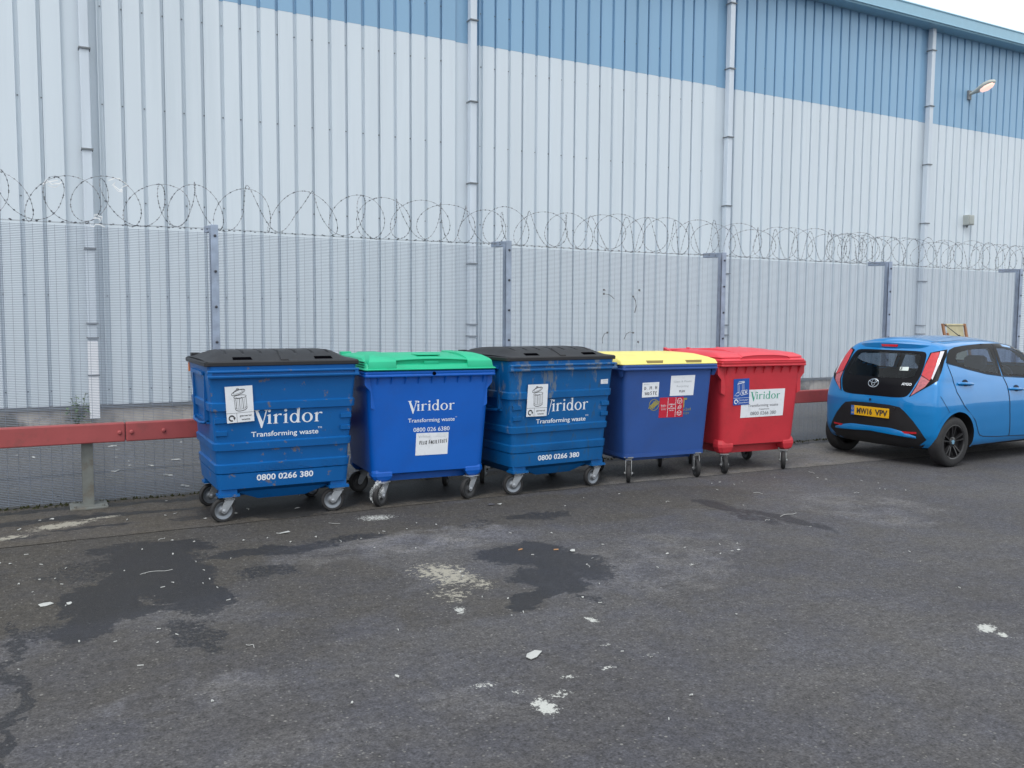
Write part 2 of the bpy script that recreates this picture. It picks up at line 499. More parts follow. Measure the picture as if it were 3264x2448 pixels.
CREAM = [(2.30, 5.12, 0.19, 0.34, 8, .74), (2.16, 4.72, 0.14, 0.16, 0, .55), (2.42, 4.82, 0.10, 0.14, 0, .6), (1.05, 3.2, .20, .06, 10, .2)]
PALE = [(1.6, 3.3, .40, .16, 0, .28), (0.9, 3.3, .45, .14, 0, .26), (0.55, 4.0, .40, .16, 0, .28), (3.6, 4.6, .6, .5, 0, .35), (2.7, 6.0, .7, .35, 0, .5), (1.75, 6.0, .5, .3, 0, .3), (6.5, 5.2, .6, .7, 0, .35), (4.2, 5.0, .5, .4, 0, .3)]
M['asphalt'] = ground_material('asphalt', (0.060, 0.060, 0.066), (0.080, 0.080, 0.085), (0.053, 0.050, 0.046), WET, BROWN, PAINT, CREAM, PALE)
WET_AND_SHADE = [(-0.1, 7.95, 1.6, 0.10, 0, .8), (0.30, 7.52, .35, .05, 5, .8), (1.1, 7.5, 0.30, 0.10, 0, .6), (1.85, 7.70, 0.75, 0.5, 0, 1), (3.2, 7.72, .75, .52, 0, 1), (4.5, 7.70, .75, .5, 0, 1), (5.75, 7.75, .6, .45, 0, .62), (7.0, 7.75, .6, .4, 0, .58),  # damp streaks; the wide patches below the bins are painted-in shade
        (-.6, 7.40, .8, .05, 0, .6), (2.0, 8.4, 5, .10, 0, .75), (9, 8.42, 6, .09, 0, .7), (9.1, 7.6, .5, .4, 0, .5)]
CREAM2 = [(0.10, 7.72, 0.26, 0.10, 22, .9), (0.42, 7.88, 0.16, 0.05, 10, .75), (-0.28, 7.45, 0.16, 0.07, 20, .8)]
M['apron'] = ground_material('concrete_apron', (0.120, 0.118, 0.117), (0.150, 0.146, 0.140), (0.070, 0.064, 0.056), WET_AND_SHADE, [(0.8, 7.6, 2.6, 1.2, 0, 1), (3.6, 7.6, 1.7, 1.0, 0, .9)], (), CREAM2, (), 0.8)  # brown dirt at left, made darker to paint in shade under the bins
M['yard'] = ground_material('fenced_yard', (0.085, 0.088, 0.090), (0.10, 0.102, 0.104), (0.075, 0.072, 0.066), [(0, 13.6, 14, 0.16, 0, .7), (6, 10.4, 9, 0.10, 2, .6)], (), (), (), (), 0.8)

g = MB(); g.box(-320, 320, -320, 380, -0.6, 0.0)
tag(obj('ground', g, M['asphalt']), 'grey worn tarmac yard with dark wet stains', 'ground', kind='structure')
def strip(name, pts, z, m_, label):
    out = []
    q = random.Random(len(pts))
    for i in range(len(pts)):                     # worn, slightly wandering edge
        a, c = Vector(pts[i]), Vector(pts[(i+1) % len(pts)])
        k = max(1, int((c-a).length/0.22)); wob = 0.012 if i < len(pts)-3 and z > 0 else 0.0
        out += [((a.lerp(c, j/k)).x, (a.lerp(c, j/k)).y + (q.uniform(-wob, wob) if j else 0)) for j in range(k)]
    s = MB(); s.add([(x, y, z) for x, y in out], [tuple(range(len(out)))])
    return tag(obj(name, s, m_), label, 'pavement', kind='structure')
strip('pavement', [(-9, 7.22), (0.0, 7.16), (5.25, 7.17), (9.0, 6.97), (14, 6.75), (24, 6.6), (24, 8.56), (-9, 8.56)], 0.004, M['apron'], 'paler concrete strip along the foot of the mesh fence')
strip('yard_ground', [(-9, 8.58), (40, 8.58), (40, 14.0), (-9, 14.0)], 0.004, M['yard'], 'grey service strip between mesh fence and warehouse')

# ------------------------------------------------------------------ warehouse
M['white_clad'] = mat('white_cladding', (0.60, 0.672, 0.738), 0.45, var=0.035, scale=1.4, stretch=(1, 1, 0.15), dirt=(0.50, 0.575, 0.64), dirt_amt=0.6, dirt_scale=1.1, dirt_stretch=(2.5, 1, 0.12), dirt_lo=.5, dirt_hi=.75)
M['blue_clad'] = mat('blue_cladding', (0.225, 0.395, 0.575), 0.42, var=0.05, scale=1.2, stretch=(1, 1, 0.15))
M['trim_grey'] = mat('grey_flashing', (0.46, 0.53, 0.59), 0.5, var=0.05, scale=2, stretch=(1, 1, .1))
M['pipe'] = mat('downpipe_metal', (0.56, 0.63, 0.71), 0.42, var=0.07, scale=3, stretch=(2, 2, .3))
M['pvc'] = mat('white_plastic', (0.78, 0.80, 0.85), 0.35, var=0.03)
M['dark_metal'] = mat('dark_bracket', (0.16, 0.18, 0.20), 0.5)
M['screw'] = mat('screw_heads', (0.17, 0.19, 0.21), 0.5)
M['plinth'] = mat('plinth_block', (0.40, 0.37, 0.34), 0.9, var=0.2, scale=5, dirt=(0.07, 0.075, 0.07), dirt_amt=0.9, dirt_scale=1.6, dirt_lo=.47, dirt_hi=.62, bump=.4, bscale=60)
M['fascia'] = mat('blue_fascia', (0.27, 0.47, 0.60), 0.4, var=0.05)
M['roof'] = mat('roof_sheet', (0.36, 0.40, 0.44), 0.6)
YW, Z0, ZB, ZE = 14.04, 0.37, 6.45, 8.66
PIPES = [-11.52, -5.43, 0.66, 6.75, 12.63, 18.94, 25.0, 31.1, 37.2]
DEP = 0.046
prof, grooves = [(-13.0, YW)], []
for i, px in enumerate(PIPES[:-1]):
    prof += [(px-0.29, YW), (px-0.285, YW+0.05), (px+0.165, YW+0.05), (px+0.17, YW)]
    gx = px+0.215
    nx = PIPES[i+1]
    while gx < nx-0.36:
        prof += [(gx-0.031, YW), (gx-0.024, YW+DEP), (gx+0.012, YW+DEP)] + ([(gx+0.013, YW+DEP+.010), (gx+0.019, YW+DEP+.010), (gx+0.020, YW+.010), (gx+0.034, YW-.003), (gx+0.036, YW)] if len(grooves) % 2 else [(gx+0.022, YW+DEP), (gx+0.031, YW)])
        grooves.append(gx)
        gx += 0.28
prof.append((38.0, YW))
bld = thing('warehouse', 'long warehouse clad in white ribbed sheeting with a blue band along its top', 'building', (0, 0, 0))
def clad(name, za, zb, m_, seams=()):
    b = MB()
    zs = [za, zb]
    n = len(prof)
    vs = [(x, y, z) for z in zs for x, y in prof]
    fs = [(i, i+1, i+1+n, i+n) for i in range(n-1)]
    b.add(vs, fs, 0)
    for gx in grooves:
        if gx > 27: continue
        z = za + (0.55 if za > 1 else 0.22)
        while z < zb-0.15:
            q = rnd.uniform(-.012, .012)
            b.box(gx-0.009+q, gx+0.009+q, YW+DEP-0.010, YW+DEP+0.004, z-0.008, z+0.008, 1)
            z += 1.375
    return obj(name, b, [m_, M['screw']], bld, normals=False)
clad('lower_cladding', Z0, ZB, M['white_clad'])
clad('upper_cladding', ZB+0.002, ZE, M['blue_clad'])
b = MB(); b.box(-13, 38, YW+0.06, YW+0.5, 0, Z0+0.03); obj('plinth', b, M['plinth'], bld)
b = MB(); b.box(-13, 38, YW+0.015, YW+0.058, Z0-0.05, Z0-0.004); obj('drip_flashing', b, M['dark_metal'], bld)
b = MB()
b.loft([[(x, 13.70, 8.62), (x, 13.68, 8.66), (x, 13.68, 8.90), (x, 13.66, 8.93), (x, 13.72, 8.98), (x, 13.86, 8.98), (x, YW+.10, 9.0), (x, YW+.10, 8.62)] for x in (-13.2, 38.2)])
b.box(-13.2, 38.2, 13.655, 13.679, 8.655, 8.675)
obj('fascia', b, M['fascia'], bld, bevel=0.006)
b = MB(); b.loft([[(x, 13.80, 8.985), (x, 26, 10.3), (x, 38, 8.9), (x, 38, 8.7), (x, 13.80, 8.90)] for x in (-13.2, 38.2)]); obj('roof', b, M['roof'], bld)
b = MB(); b.box(-13, 38, YW+.52, 37.6, 0.0, 8.6); obj('inner_wall', b, M['roof'], bld)
for px in PIPES[1:-1]:
    b = MB()
    low = 1.33 if px < 3 else 0.55
    b.box(px-0.062, px+0.062, 13.90, 14.03, low-0.02, 8.63)
    dp = obj('downpipe', b, M['pipe'], bld, bevel=0.012)
    b = MB(); b.box(px-0.068, px+0.068, 13.885, 14.03, 0.18, low-0.021); obj('pipe_foot', b, M['pvc'], dp, bevel=0.012)
    z = 1.60
    for z in (0.80, 1.34, 1.55, 2.62, 4.02, 5.42, 6.80, 8.1):
        b = MB(); b.box(px-0.075, px+0.080, 13.878, 14.05, z, z+0.022); obj('bracket', b, M['dark_metal'], dp)

# lamp on the blue band and box on the white wall
lamp = thing('wall_lamp', 'pale street lamp head glowing pink on the blue upper wall', 'lamp', (20.50, 14.03, 7.30))
lamp.scale = (1.0, 0.62, 0.95)
M['lamp_body'] = mat('lamp_shell', (0.52, 0.54, 0.50), 0.45)
M['lamp_glow'] = mat('lamp_lens', (0.85, 0.55, 0.45), 0.2, emit=(1.0, 0.66, 0.58), estr=0.7)
b = MB(); b.box(-0.06, 0.06, -0.06, 0.02, -0.14, 0.10); obj('mount', b, M['dark_metal'], lamp, bevel=0.01)
A = Vector((0, -0.04, 0.0)); Bv = Vector((0.06, -1.02, 0.20))
def axis_ring(t, w, h, n=14, dz=0.0):
    c = A.lerp(Bv, t)
    return [(c.x+w*math.cos(2*math.pi*k/n), c.y, c.z+dz+h*math.sin(2*math.pi*k/n)) for k in range(n)]
b = MB(); b.loft([axis_ring(0, .035, .035), axis_ring(.2, .05, .05), axis_ring(.35, .085, .075), axis_ring(.6, .135, .085, dz=.02), axis_ring(.85, .12, .07, dz=.02), axis_ring(.97, .06, .04, dz=.01), axis_ring(1.0, .02, .015)])
obj('lamp_head', b, M['lamp_body'], lamp, smooth=60)
b = MB(); b.loft([axis_ring(.44, .03, .02, dz=-.06), axis_ring(.5, .085, .06, dz=-.055), axis_ring(.68, .112, .085, dz=-.05), axis_ring(.85, .095, .07, dz=-.04), axis_ring(.95, .05, .03, dz=-.02)])
obj('lens', b, M['lamp_glow'], lamp, smooth=60)
jb = thing('junction_box', 'small pale grey box fixed to the white cladding below the lamp', 'electrical box', (20.62, 14.04, 4.20))
M['box_grey'] = mat('box_grey', (0.36, 0.39, 0.38), 0.5)
jb.scale = (0.72, 0.8, 0.78)
b = MB(); b.box(-.15, .15, -.20, .035, -.15, .17); obj('housing', b, M['box_grey'], jb, bevel=.015)
b = MB(); b.box(-.12, .12, -.216, -.202, -.12, .14); obj('cover', b, M['box_grey'], jb, bevel=.006)
b = MB(); b.tube([(-.02, -.08, -.15), (-.02, -.06, -.22)], .025); obj('gland', b, M['dark_metal'], jb)

# ------------------------------------------------------------------ mesh fence
M['galv'] = mat('galvanised_steel', (0.30, 0.36, 0.47), 0.48, 0.3, var=0.22, scale=9, dirt=(0.22, 0.25, 0.31), dirt_amt=.5, dirt_scale=5)
M['wire'] = mat('mesh_wire', (0.235, 0.275, 0.35), 0.5, 0.2, var=0.08)
M['bolt'] = mat('bolt_dark', (0.06, 0.065, 0.08), 0.5, 0.4)
YF = 8.568
fence = thing('mesh_fence', 'tall close-mesh steel security fence with angled post arms in front of the warehouse', 'fence', (0, YF, 0))
POSTX = [-4.76, -1.64, 1.46, 4.592, 7.72, 10.89, 14.06, 17.2, 20.3]
for i in range(len(POSTX)-1):
    x0, x1 = POSTX[i]-0.02, POSTX[i+1]+0.02
    b = MB()
    zt = 2.462
    z = 0.03
    r = 0.0022
    far = i > 5
    while z < zt:
        b.add([(x, y, zz) for x in (x0, x1) for y, zz in ((-r, z), (0, z+r), (r, z), (0, z-r))], [(k, (k+1) % 4, (k+1) % 4+4, k+4) for k in range(4)])
        z += 0.0146*(2 if far else 1)
    x = x0+0.03
    while x < x1:
        b.add([(xx+x, y-0.0035, zz) for zz in (0.02, zt) for xx, y in ((-.0014, 0), (0, .0014), (.0014, 0), (0, -.0014))], [(k, (k+1) % 4, (k+1) % 4+4, k+4) for k in range(4)])
        x += 0.084*(2 if far else 1)
    obj('mesh_panel', b, M['wire'], fence, normals=False)
for px in POSTX:
    b = MB()
    b.box(px-0.036, px+0.036, 0.006, 0.066, 0, 2.53)
    b.box(px-0.034, px+0.034, -0.018, -0.008, 0.05, 2.535)
    po = obj('post', b, M['galv'], fence, bevel=0.004)
    b = MB(); b.loft([[(px-0.034, y, 2.535+k), (px+0.034, y, 2.535+k), (px+0.034, y, 2.475+k), (px-0.034, y, 2.475+k)] for y, k in ((0.067, 0), (0.36, 0.012))]); obj('arm', b, M['galv'], po, bevel=0.004)
    z = 0.44
    while z < 2.45:
        b = MB(); b.lathe([(0.0135, 0), (0.0125, -0.009), (0.005, -0.012)], 8, 'y', (px+0.004, -0.018, z)); obj('bolt', b, M['bolt'], po)
        z += 0.332

# razor wire
M['razor'] = mat('razor_wire_steel', (0.21, 0.225, 0.25), 0.45, 0.5, var=0.2, scale=20)
rz = thing('razor_wire', 'rusty grey coil of razor wire running along the top of the mesh fence', 'barbed wire', (0, YF, 0))
b = MB()
rr = random.Random(5)
def coil_points(sign, phase, seed):
    q = random.Random(seed)
    pts, th, x = [], phase, -2.4
    rad = radt = 0.21; pit = pitt = 0.40; ax = axt = 0.17; n_per = 28; cnt = 0
    while x < 20.6:
        if cnt % n_per == 0:
            radt = q.uniform(0.185, 0.225)
            pitt = q.uniform(0.34, 0.46) if x < 6 else q.uniform(0.30, 0.42)
            axt = q.uniform(0.10, 0.21)
            if 1.42 < x < 1.9: pitt, axt = 0.80, 0.05
            if 9.6 < x < 10.6: pitt = 0.16
        rad += (radt-rad)*0.08; pit += (pitt-pit)*0.12; ax += (axt-ax)*0.10
        th += 2*math.pi/n_per
        x += pit/n_per
        pts.append((x + sign*ax*math.cos(th) + 0.05*math.cos(th*0.5+phase), 0.17 + rad*0.8*math.cos(th), 2.505 + rad*(1+math.sin(th)) + 0.014*math.sin(x*5+th*0.25)))
        cnt += 1
    return pts
for sign, ph, sd0 in ((1, 0.0, 5), (-1, 2.2, 9)):
    pts = coil_points(sign, ph, sd0)
    b.tube(pts, 0.0019, 5, cap=False)
    for i in range(0, len(pts)-1):
        a, c = Vector(pts[i]), Vector(pts[i+1])
        t = (c-a).normalized(); q = t.orthogonal().normalized()
        q.rotate(Matrix.Rotation(rr.uniform(0, 6.28), 3, t))
        p = a.lerp(c, rr.random())
        b.add([p+t*0.015, p+q*0.0075, p-t*0.015, p-q*0.0075], [(0, 1, 2, 3)])
        q2 = t.cross(q)
        b.add([p+t*0.013, p+q2*0.0065, p-t*0.013, p-q2*0.0065], [(0, 1, 2, 3)])
obj('coil', b, M['razor'], rz, normals=False)
for zz, yy in ((2.525, 0.30), (2.505, 0.02)):
    b = MB()
    lp = [(x_*0.25, yy, zz - 0.018*math.sin(math.pi*(((x_*0.25)-1.46) % 3.14)/3.14)) for x_ in range(-20, 82)]
    b.tube(lp, 0.0013, 4, cap=False)
    for k in range(-50, 200):
        xx = k*0.1
        b.add([(xx-0.014, yy, zz-0.012), (xx, yy-.004, zz-0.006), (xx+0.014, yy, zz-0.012), (xx, yy+.004, zz-0.018)], [(0, 1, 2, 3)])
    obj('barbed_strand', b, M['razor'], rz, normals=False)
M['shred'] = mat('plastic_shred', (0.80, 0.82, 0.84), 0.4)
for k, (x_, z_, lab) in enumerate([(0.10, 2.86, 'torn white plastic shred caught high in the razor wire, leftmost of the three'), (0.62, 2.86, 'torn white plastic shred caught in the razor wire beside the downpipe'), (0.46, 2.545, 'torn white plastic shred caught low on the barbed strands')]):
    b = MB()
    for j in range(3):
        q = [Vector((rr.uniform(-.05, .05), rr.uniform(-.02, .02), rr.uniform(-.05, .03)))]
        for i in range(5): q.append(q[-1]+Vector((rr.uniform(-.02, .05), rr.uniform(-.015, .015), rr.uniform(-.045, .03))))
        b.loft([[p+Vector((0, 0, .005)), p-Vector((0, 0, .005)), p+Vector((0, .003, 0))] for p in q])
    tag(obj('plastic_shred', b, M['shred'], loc=(x_, YF+0.1, z_)), lab, 'litter', 'plastic shreds caught in the razor wire')

# frayed ties and hose hanging on the third mesh panel
M['tie'] = mat('black_tie', (0.10, 0.10, 0.115), 0.5)
def tie(name, pts, r, label):
    b = MB(); b.tube(pts, r, 6)
    p = Vector(pts[0]); b.box(p.x-.009, p.x+.009, p.y-.006, p.y+.006, p.z-.010, p.z+.010)
    tag(obj(name, b, M['tie']), label, 'cable tie', 'ties left on the mesh above the yellow lidded bin')
yq = YF-0.012
tie('cable_tie', [(5.872, yq, 1.972), (5.93, yq-.01, 1.968), (5.975, yq-.012, 1.945), (6.016, yq-.01, 1.914)], .0035, 'black tie with a loose tail pointing right, on the mesh')
tie('hose_end', [(6.299, yq, 1.95), (6.325, yq-.012, 1.90), (6.336, yq-.014, 1.83), (6.318, yq-.01, 1.755)], .0050, 'thick black piece of hose hanging down on the mesh')
tie('cable_tie', [(5.931, yq, 1.515), (5.88, yq-.01, 1.50), (5.853, yq-.01, 1.45), (5.862, yq, 1.388)], .0035, 'black tie curving down to the left on the mesh')
tie('cable_tie', [(6.309, yq, 1.512), (6.25, yq-.01, 1.522), (6.20, yq-.01, 1.50), (6.174, yq, 1.435)], .0035, 'black tie arching over to the left beside the mesh seam')
tie('cable_tie', [(5.871, yq, 2.019), (5.89, yq-.01, 2.012)], .004, 'black stub of a tie above the one with the loose tail')
tie('cable_tie', [(6.389, yq, 2.028), (6.395, yq-.008, 2.01)], .005, 'black stub of a tie above the hanging hose')
tie('cable_tie', [(6.383, yq, 1.402), (6.39, yq-.008, 1.385)], .005, 'black stub of a tie low down below the hose')

# weed by the foot of the left downpipe
M['leaf'] = mat('weed_leaf', (0.085, 0.16, 0.045), 0.6, var=0.4, scale=30)
M['stem'] = mat('weed_stem', (0.11, 0.14, 0.05), 0.7)
wd = thing('weed', 'leafy green weed growing against the wall beside the left downpipe', 'plant', (0.46, 13.95, 0))
b, b2 = MB(), MB()
for s in range(7):
    a0 = rr.uniform(0, 6.28); lean = rr.uniform(.04, .16); hh = rr.uniform(.32, .62)
    q = [(lean*t*math.cos(a0), lean*t*math.sin(a0)*.5-.02, hh*t) for t in (0, .3, .6, .85, 1)]
    b.tube(q, .004, 4)
    for k in range(13):
        t = rr.uniform(.2, 1); c = Vector((lean*t*math.cos(a0), lean*t*math.sin(a0)*.5-.02, hh*t))
        d = Vector((rr.uniform(-1, 1), rr.uniform(-1, .3), rr.uniform(-.3, .5))).normalized(); e = d.cross(Vector((0, 0, 1))).normalized()
        l, w = rr.uniform(.05, .10), rr.uniform(.016, .03)
        b2.add([c, c+d*l*.5+e*w, c+d*l-Vector((0, 0, .012)), c+d*l*.5-e*w], [(0, 1, 2, 3)])
obj('stem', b, M['stem'], wd, normals=False); obj('foliage', b2, M['leaf'], wd, normals=False)

# ------------------------------------------------------------------ red guard rail
M['rail_red'] = mat('red_rail_paint', (0.33, 0.066, 0.068), 0.55, var=0.12, scale=4, dirt=(0.20, 0.06, 0.055), dirt_amt=.5, dirt_scale=7)
M['post_grey'] = mat('rail_post_steel', (0.17, 0.18, 0.17), 0.6, 0.2, var=0.25, scale=10, dirt=(0.12, 0.09, 0.06), dirt_amt=.5, dirt_scale=6)
gr = thing('guard_rail', 'long red painted steel crash rail on grey posts in front of the fence', 'barrier', (0, 8.30, 0))
joints = [-6.0, -2.65, 0.632, 3.9, 7.2, 10.5, 13.8, 17.1]
for i in range(len(joints)-1):
    x0, x1 = joints[i]+0.003, joints[i+1]-0.003
    b = MB(); b.box(x0, x1, 0.0, 0.09, 0.572, 0.739)
    rl = obj('rail', b, M['rail_red'], gr, bevel=0.010)
    for bx_ in (x0+0.045, (x0+x1)/2-1.32, x1-0.045):
        b = MB(); b.lathe([(0.019, 0), (0.018, -0.012), (0.010, -0.017)], 8, 'y', (bx_, 0, 0.655)); obj('bolt', b, M['rail_red'], rl)
for px in (-2.95, 0.328, 3.6, 6.9, 10.2, 13.5):
    b = MB()
    b.box(px-0.045, px+0.045, 0.092, 0.10, 0.012, 0.745); b.box(px-0.004, px+0.004, 0.10, 0.172, 0.012, 0.745); b.box(px-0.045, px+0.045, 0.172, 0.18, 0.012, 0.745)
    pp = obj('post', b, M['post_grey'], gr, bevel=0.002)
    b = MB(); b.box(px-0.15, px+0.15, -0.05, 0.26, 0.003, 0.018); obj('base_plate', b, M['post_grey'], pp, bevel=0.003)
    for sx in (-.11, .11):
        for sy in (-.01, .22):
            b = MB(); b.lathe([(0.013, .018), (0.012, .034)], 6, 'z', (px+sx, sy, 0)); obj('anchor_bolt', b, M['post_grey'], pp)
# ------------------------------------------------------------------ wheeled waste bins
M['steel_blue'] = mat('blue_steel_paint', (0.002, 0.094, 0.315), 0.42, spec=.3, var=0.10, scale=3, dirt=(0.16, 0.13, 0.11), dirt_amt=.75, dirt_scale=10, dirt_lo=.612, dirt_hi=.65, dirt2=(0.03, 0.05, 0.09))
M['steel_worn'] = mat('worn_blue_steel_paint', (0.002, 0.092, 0.285), 0.45, spec=.3, var=0.16, scale=3, dirt=(0.19, 0.20, 0.185), dirt_amt=.58, dirt_scale=6.5, dirt_stretch=(1.5, 1.0, .42), dirt_lo=.545, dirt_hi=.60, dirt2=(0.03, 0.075, 0.14), dirt_z=(.55, 1.05, .13))
M['plastic_blue'] = mat('bright_blue_plastic', (0.001, 0.094, 0.45), 0.42, var=0.08, scale=2.5, dirt=(0.02, 0.06, 0.24), dirt_amt=.35, dirt_scale=4, dirt_lo=.5, dirt_hi=.8, spec=.4)
M['navy'] = mat('navy_plastic', (0.020, 0.072, 0.27), 0.5, var=0.08, scale=2.5, dirt=(0.03, 0.05, 0.13), dirt_amt=.4, dirt_scale=4, dirt_lo=.5, dirt_hi=.8, spec=.4)
M['red_plastic'] = mat('red_plastic', (0.50, 0.028, 0.042), 0.45, var=0.12, scale=3, dirt=(0.22, 0.03, 0.03), dirt_amt=.5, dirt_scale=4, dirt_lo=.5, dirt_hi=.75, spec=.4)
M['red_lid'] = mat('red_lid_plastic', (0.63, 0.055, 0.078), 0.42, var=0.08, scale=3, spec=.4)
M['lid_dark'] = mat('charcoal_plastic', (0.017, 0.0175, 0.021), 0.5, spec=.35, var=0.15, scale=6, dirt=(0.035, 0.035, 0.038), dirt_amt=.5, dirt_scale=3, dirt_lo=.5, dirt_hi=.8)
M['slot_dark'] = mat('slot_black', (0.002, 0.002, 0.003), 0.9, spec=.0)  # near-black colour stands in for the shade inside a recess
M['lid_green'] = mat('green_plastic', (0.012, 0.42, 0.225), 0.45, var=0.07, scale=4, dirt=(0.02, .28, .15), dirt_amt=.4, dirt_scale=5, dirt_lo=.5, dirt_hi=.8, spec=.4)
M['lid_yellow'] = mat('yellow_plastic', (0.78, 0.69, 0.20), 0.45, var=0.06, scale=4, dirt=(.55, .48, .16), dirt_amt=.4, dirt_scale=5, dirt_lo=.5, dirt_hi=.8, spec=.4)
M['rubber'] = mat('tyre_rubber', (0.016, 0.016, 0.018), 0.75, var=0.25, scale=12, dirt=(0.03, .029, .028), dirt_amt=.4, dirt_scale=8)
M['rim'] = mat('zinc_rim', (0.20, 0.22, 0.25), 0.42, 0.7, var=0.15, scale=14, dirt=(.25, .25, .25), dirt_amt=.5, dirt_scale=14)
M['rim_dark'] = mat('dark_wheel_centre', (0.035, 0.036, 0.04), 0.55, var=.2)
M['fork'] = mat('zinc_fork', (0.36, 0.385, 0.42), 0.5, 0.4, var=0.18, scale=12, dirt=(.20, .19, .18), dirt_amt=.6, dirt_scale=12)
M['fork_dull'] = mat('dull_fork', (0.27, 0.28, 0.29), 0.5, 0.5, var=0.2, scale=12)
M['ink_white'] = mat('white_lettering', (0.72, 0.76, 0.82), 0.5, var=.05, scale=20, dirt=(0.10, .2, .42), dirt_amt=.6, dirt_scale=30, dirt_lo=.63, dirt_hi=.68)
M['paper'] = mat('white_paper', (0.72, 0.75, 0.80), 0.5, var=.05, scale=9, dirt=(.5, .52, .55), dirt_amt=.4, dirt_scale=9)
M['ink_black'] = mat('black_ink', (0.03, 0.03, 0.035), 0.6, var=.15)
M['ink_faint'] = mat('faded_ink', (0.42, 0.45, 0.47), 0.6, var=.2, scale=40)
M['ink_green'] = mat('green_ink', (0.04, 0.33, 0.22), 0.5, var=.1)
M['ink_grey'] = mat('grey_ink', (0.10, 0.10, 0.12), 0.5, var=.2)
M['ink_gold'] = mat('gold_ink', (0.30, 0.26, 0.07), 0.5, var=.2, scale=20)
M['st_red'] = mat('red_sticker', (0.48, 0.012, 0.035), 0.4, var=.06)
M['st_blue'] = mat('blue_sticker', (0.008, 0.075, 0.36), 0.4, var=.06)
M['orange'] = mat('orange_reflector', (0.65, 0.20, 0.05), 0.4)

def rrect(hw, y0, y1, r, z, n=4):
    out = []
    for cx, cy, a0 in ((hw-r, y1-r, 0), (-hw+r, y1-r, 90), (-hw+r, y0+r, 180), (hw-r, y0+r, 270)):
        for k in range(n+1):
            a = R(a0 + 90*k/n)
            out.append((cx + r*math.cos(a), cy + r*math.sin(a), z))
    return out

def caster(parent, x, y, yaw, ztop, r=0.100, bright=True, width=0.046):
    b = MB()
    b.box(-.055, .055, -.048, .048, ztop-.008, ztop)
    b.lathe([(.036, ztop-.03), (.040, ztop-.008)], 14, 'z')
    for s in (-1, 1):
        y0, y1 = sorted((s*(width/2+.006), s*(width/2+.011)))
        pl = [(-.03, ztop-.02), (.045, ztop-.02), (.028, ztop-.055), (-.025, r-.018), (-.048, r-.026), (-.066, r-.012), (-.066, r+.02), (-.052, ztop-.06)]
        b.prism(pl, lambda a, c, d, y0=y0, y1=y1: (a, y0 if d == 0 else y1, c), 1)
        b.lathe([(.014, 0), (.014, .012*s), (.008, .016*s)], 8, 'y', (-.046, s*(width/2+.011), r))
    b.box(-.04, .045, -(width/2+.011), width/2+.011, ztop-.034, ztop-.024)
    c = obj('caster', b, M['fork_dull'] if bright is False else M['fork'], parent, smooth=35, loc=(x, y, 0), rot=(0, 0, yaw))
    b = MB(); w = width/2
    b.lathe([(r*.70, -w*.8), (r*.80, -w), (r*.93, -w*.95), (r*.985, -w*.62), (r, -w*.2), (r, w*.2), (r*.985, w*.62), (r*.93, w*.95), (r*.80, w), (r*.70, w*.8)], 30, 'y', (-.046, 0, r), ring=True)
    obj('tyre', b, M['rubber'], c, smooth=40)
    b = MB()
    b.lathe([(.010, -w*1.05), (.022, -w*1.05), (.026, -w*.85), (r*.42, -w*.60), (r*.55, -w*.62), (r*.64, -w*.95), (r*.73, -w*1.0), (r*.735, -w*.6), (r*.735, w*.6), (r*.73, w), (r*.64, w*.95), (r*.55, w*.62), (r*.42, w*.60), (.026, w*.85), (.022, w*1.05), (.010, w*1.05)], 24, 'y', (-.046, 0, r))
    obj('rim', b, M['rim'] if bright else M['rim_dark'], c, smooth=40)
    return c

def sheet_fn(q, face):
    """bilinear map of unit square onto corner quad TL,TR,BR,BL laid on the face"""
    TL, TR, BR, BL = q
    def fn(s, t, e=0.0):
        x = (TL[0]*(1-s)+TR[0]*s)*t + (BL[0]*(1-s)+BR[0]*s)*(1-t)
        z = (TL[1]*(1-s)+TR[1]*s)*t + (BL[1]*(1-s)+BR[1]*s)*(1-t)
        return (x, face(x, z)-0.0022-e, z)
    return fn

def sticker(parent, q, face, m_, name='sticker', label=None, rough_edge=0.0):
    fn = sheet_fn(q, face)
    b = MB()
    N = 8
    er = random.Random(3)
    b.grid(lambda u, v: fn(u, v, 0.0), N, N)
    n0 = len(b.v)
    per = [(i/N, 0) for i in range(N)] + [(1, i/N) for i in range(N)] + [(1-i/N, 1) for i in range(N)] + [(0, 1-i/N) for i in range(N)]
    b.add([fn(u, v, 0.0) for u, v in per] + [fn(u, v, -0.0018) for u, v in per], [(i, (i+1) % (4*N), (i+1) % (4*N)+4*N, i+4*N) for i in range(4*N)])
    o = obj(name, b, m_, parent, normals=False)
    if label: o['label'] = label
    return o, (lambda s, t, e=0.0: fn(s, t, 0.0012+e))

def lettering(parent, build, m_, name='lettering'):
    b = MB(); build(b)
    return obj(name, b, m_, parent, normals=False)

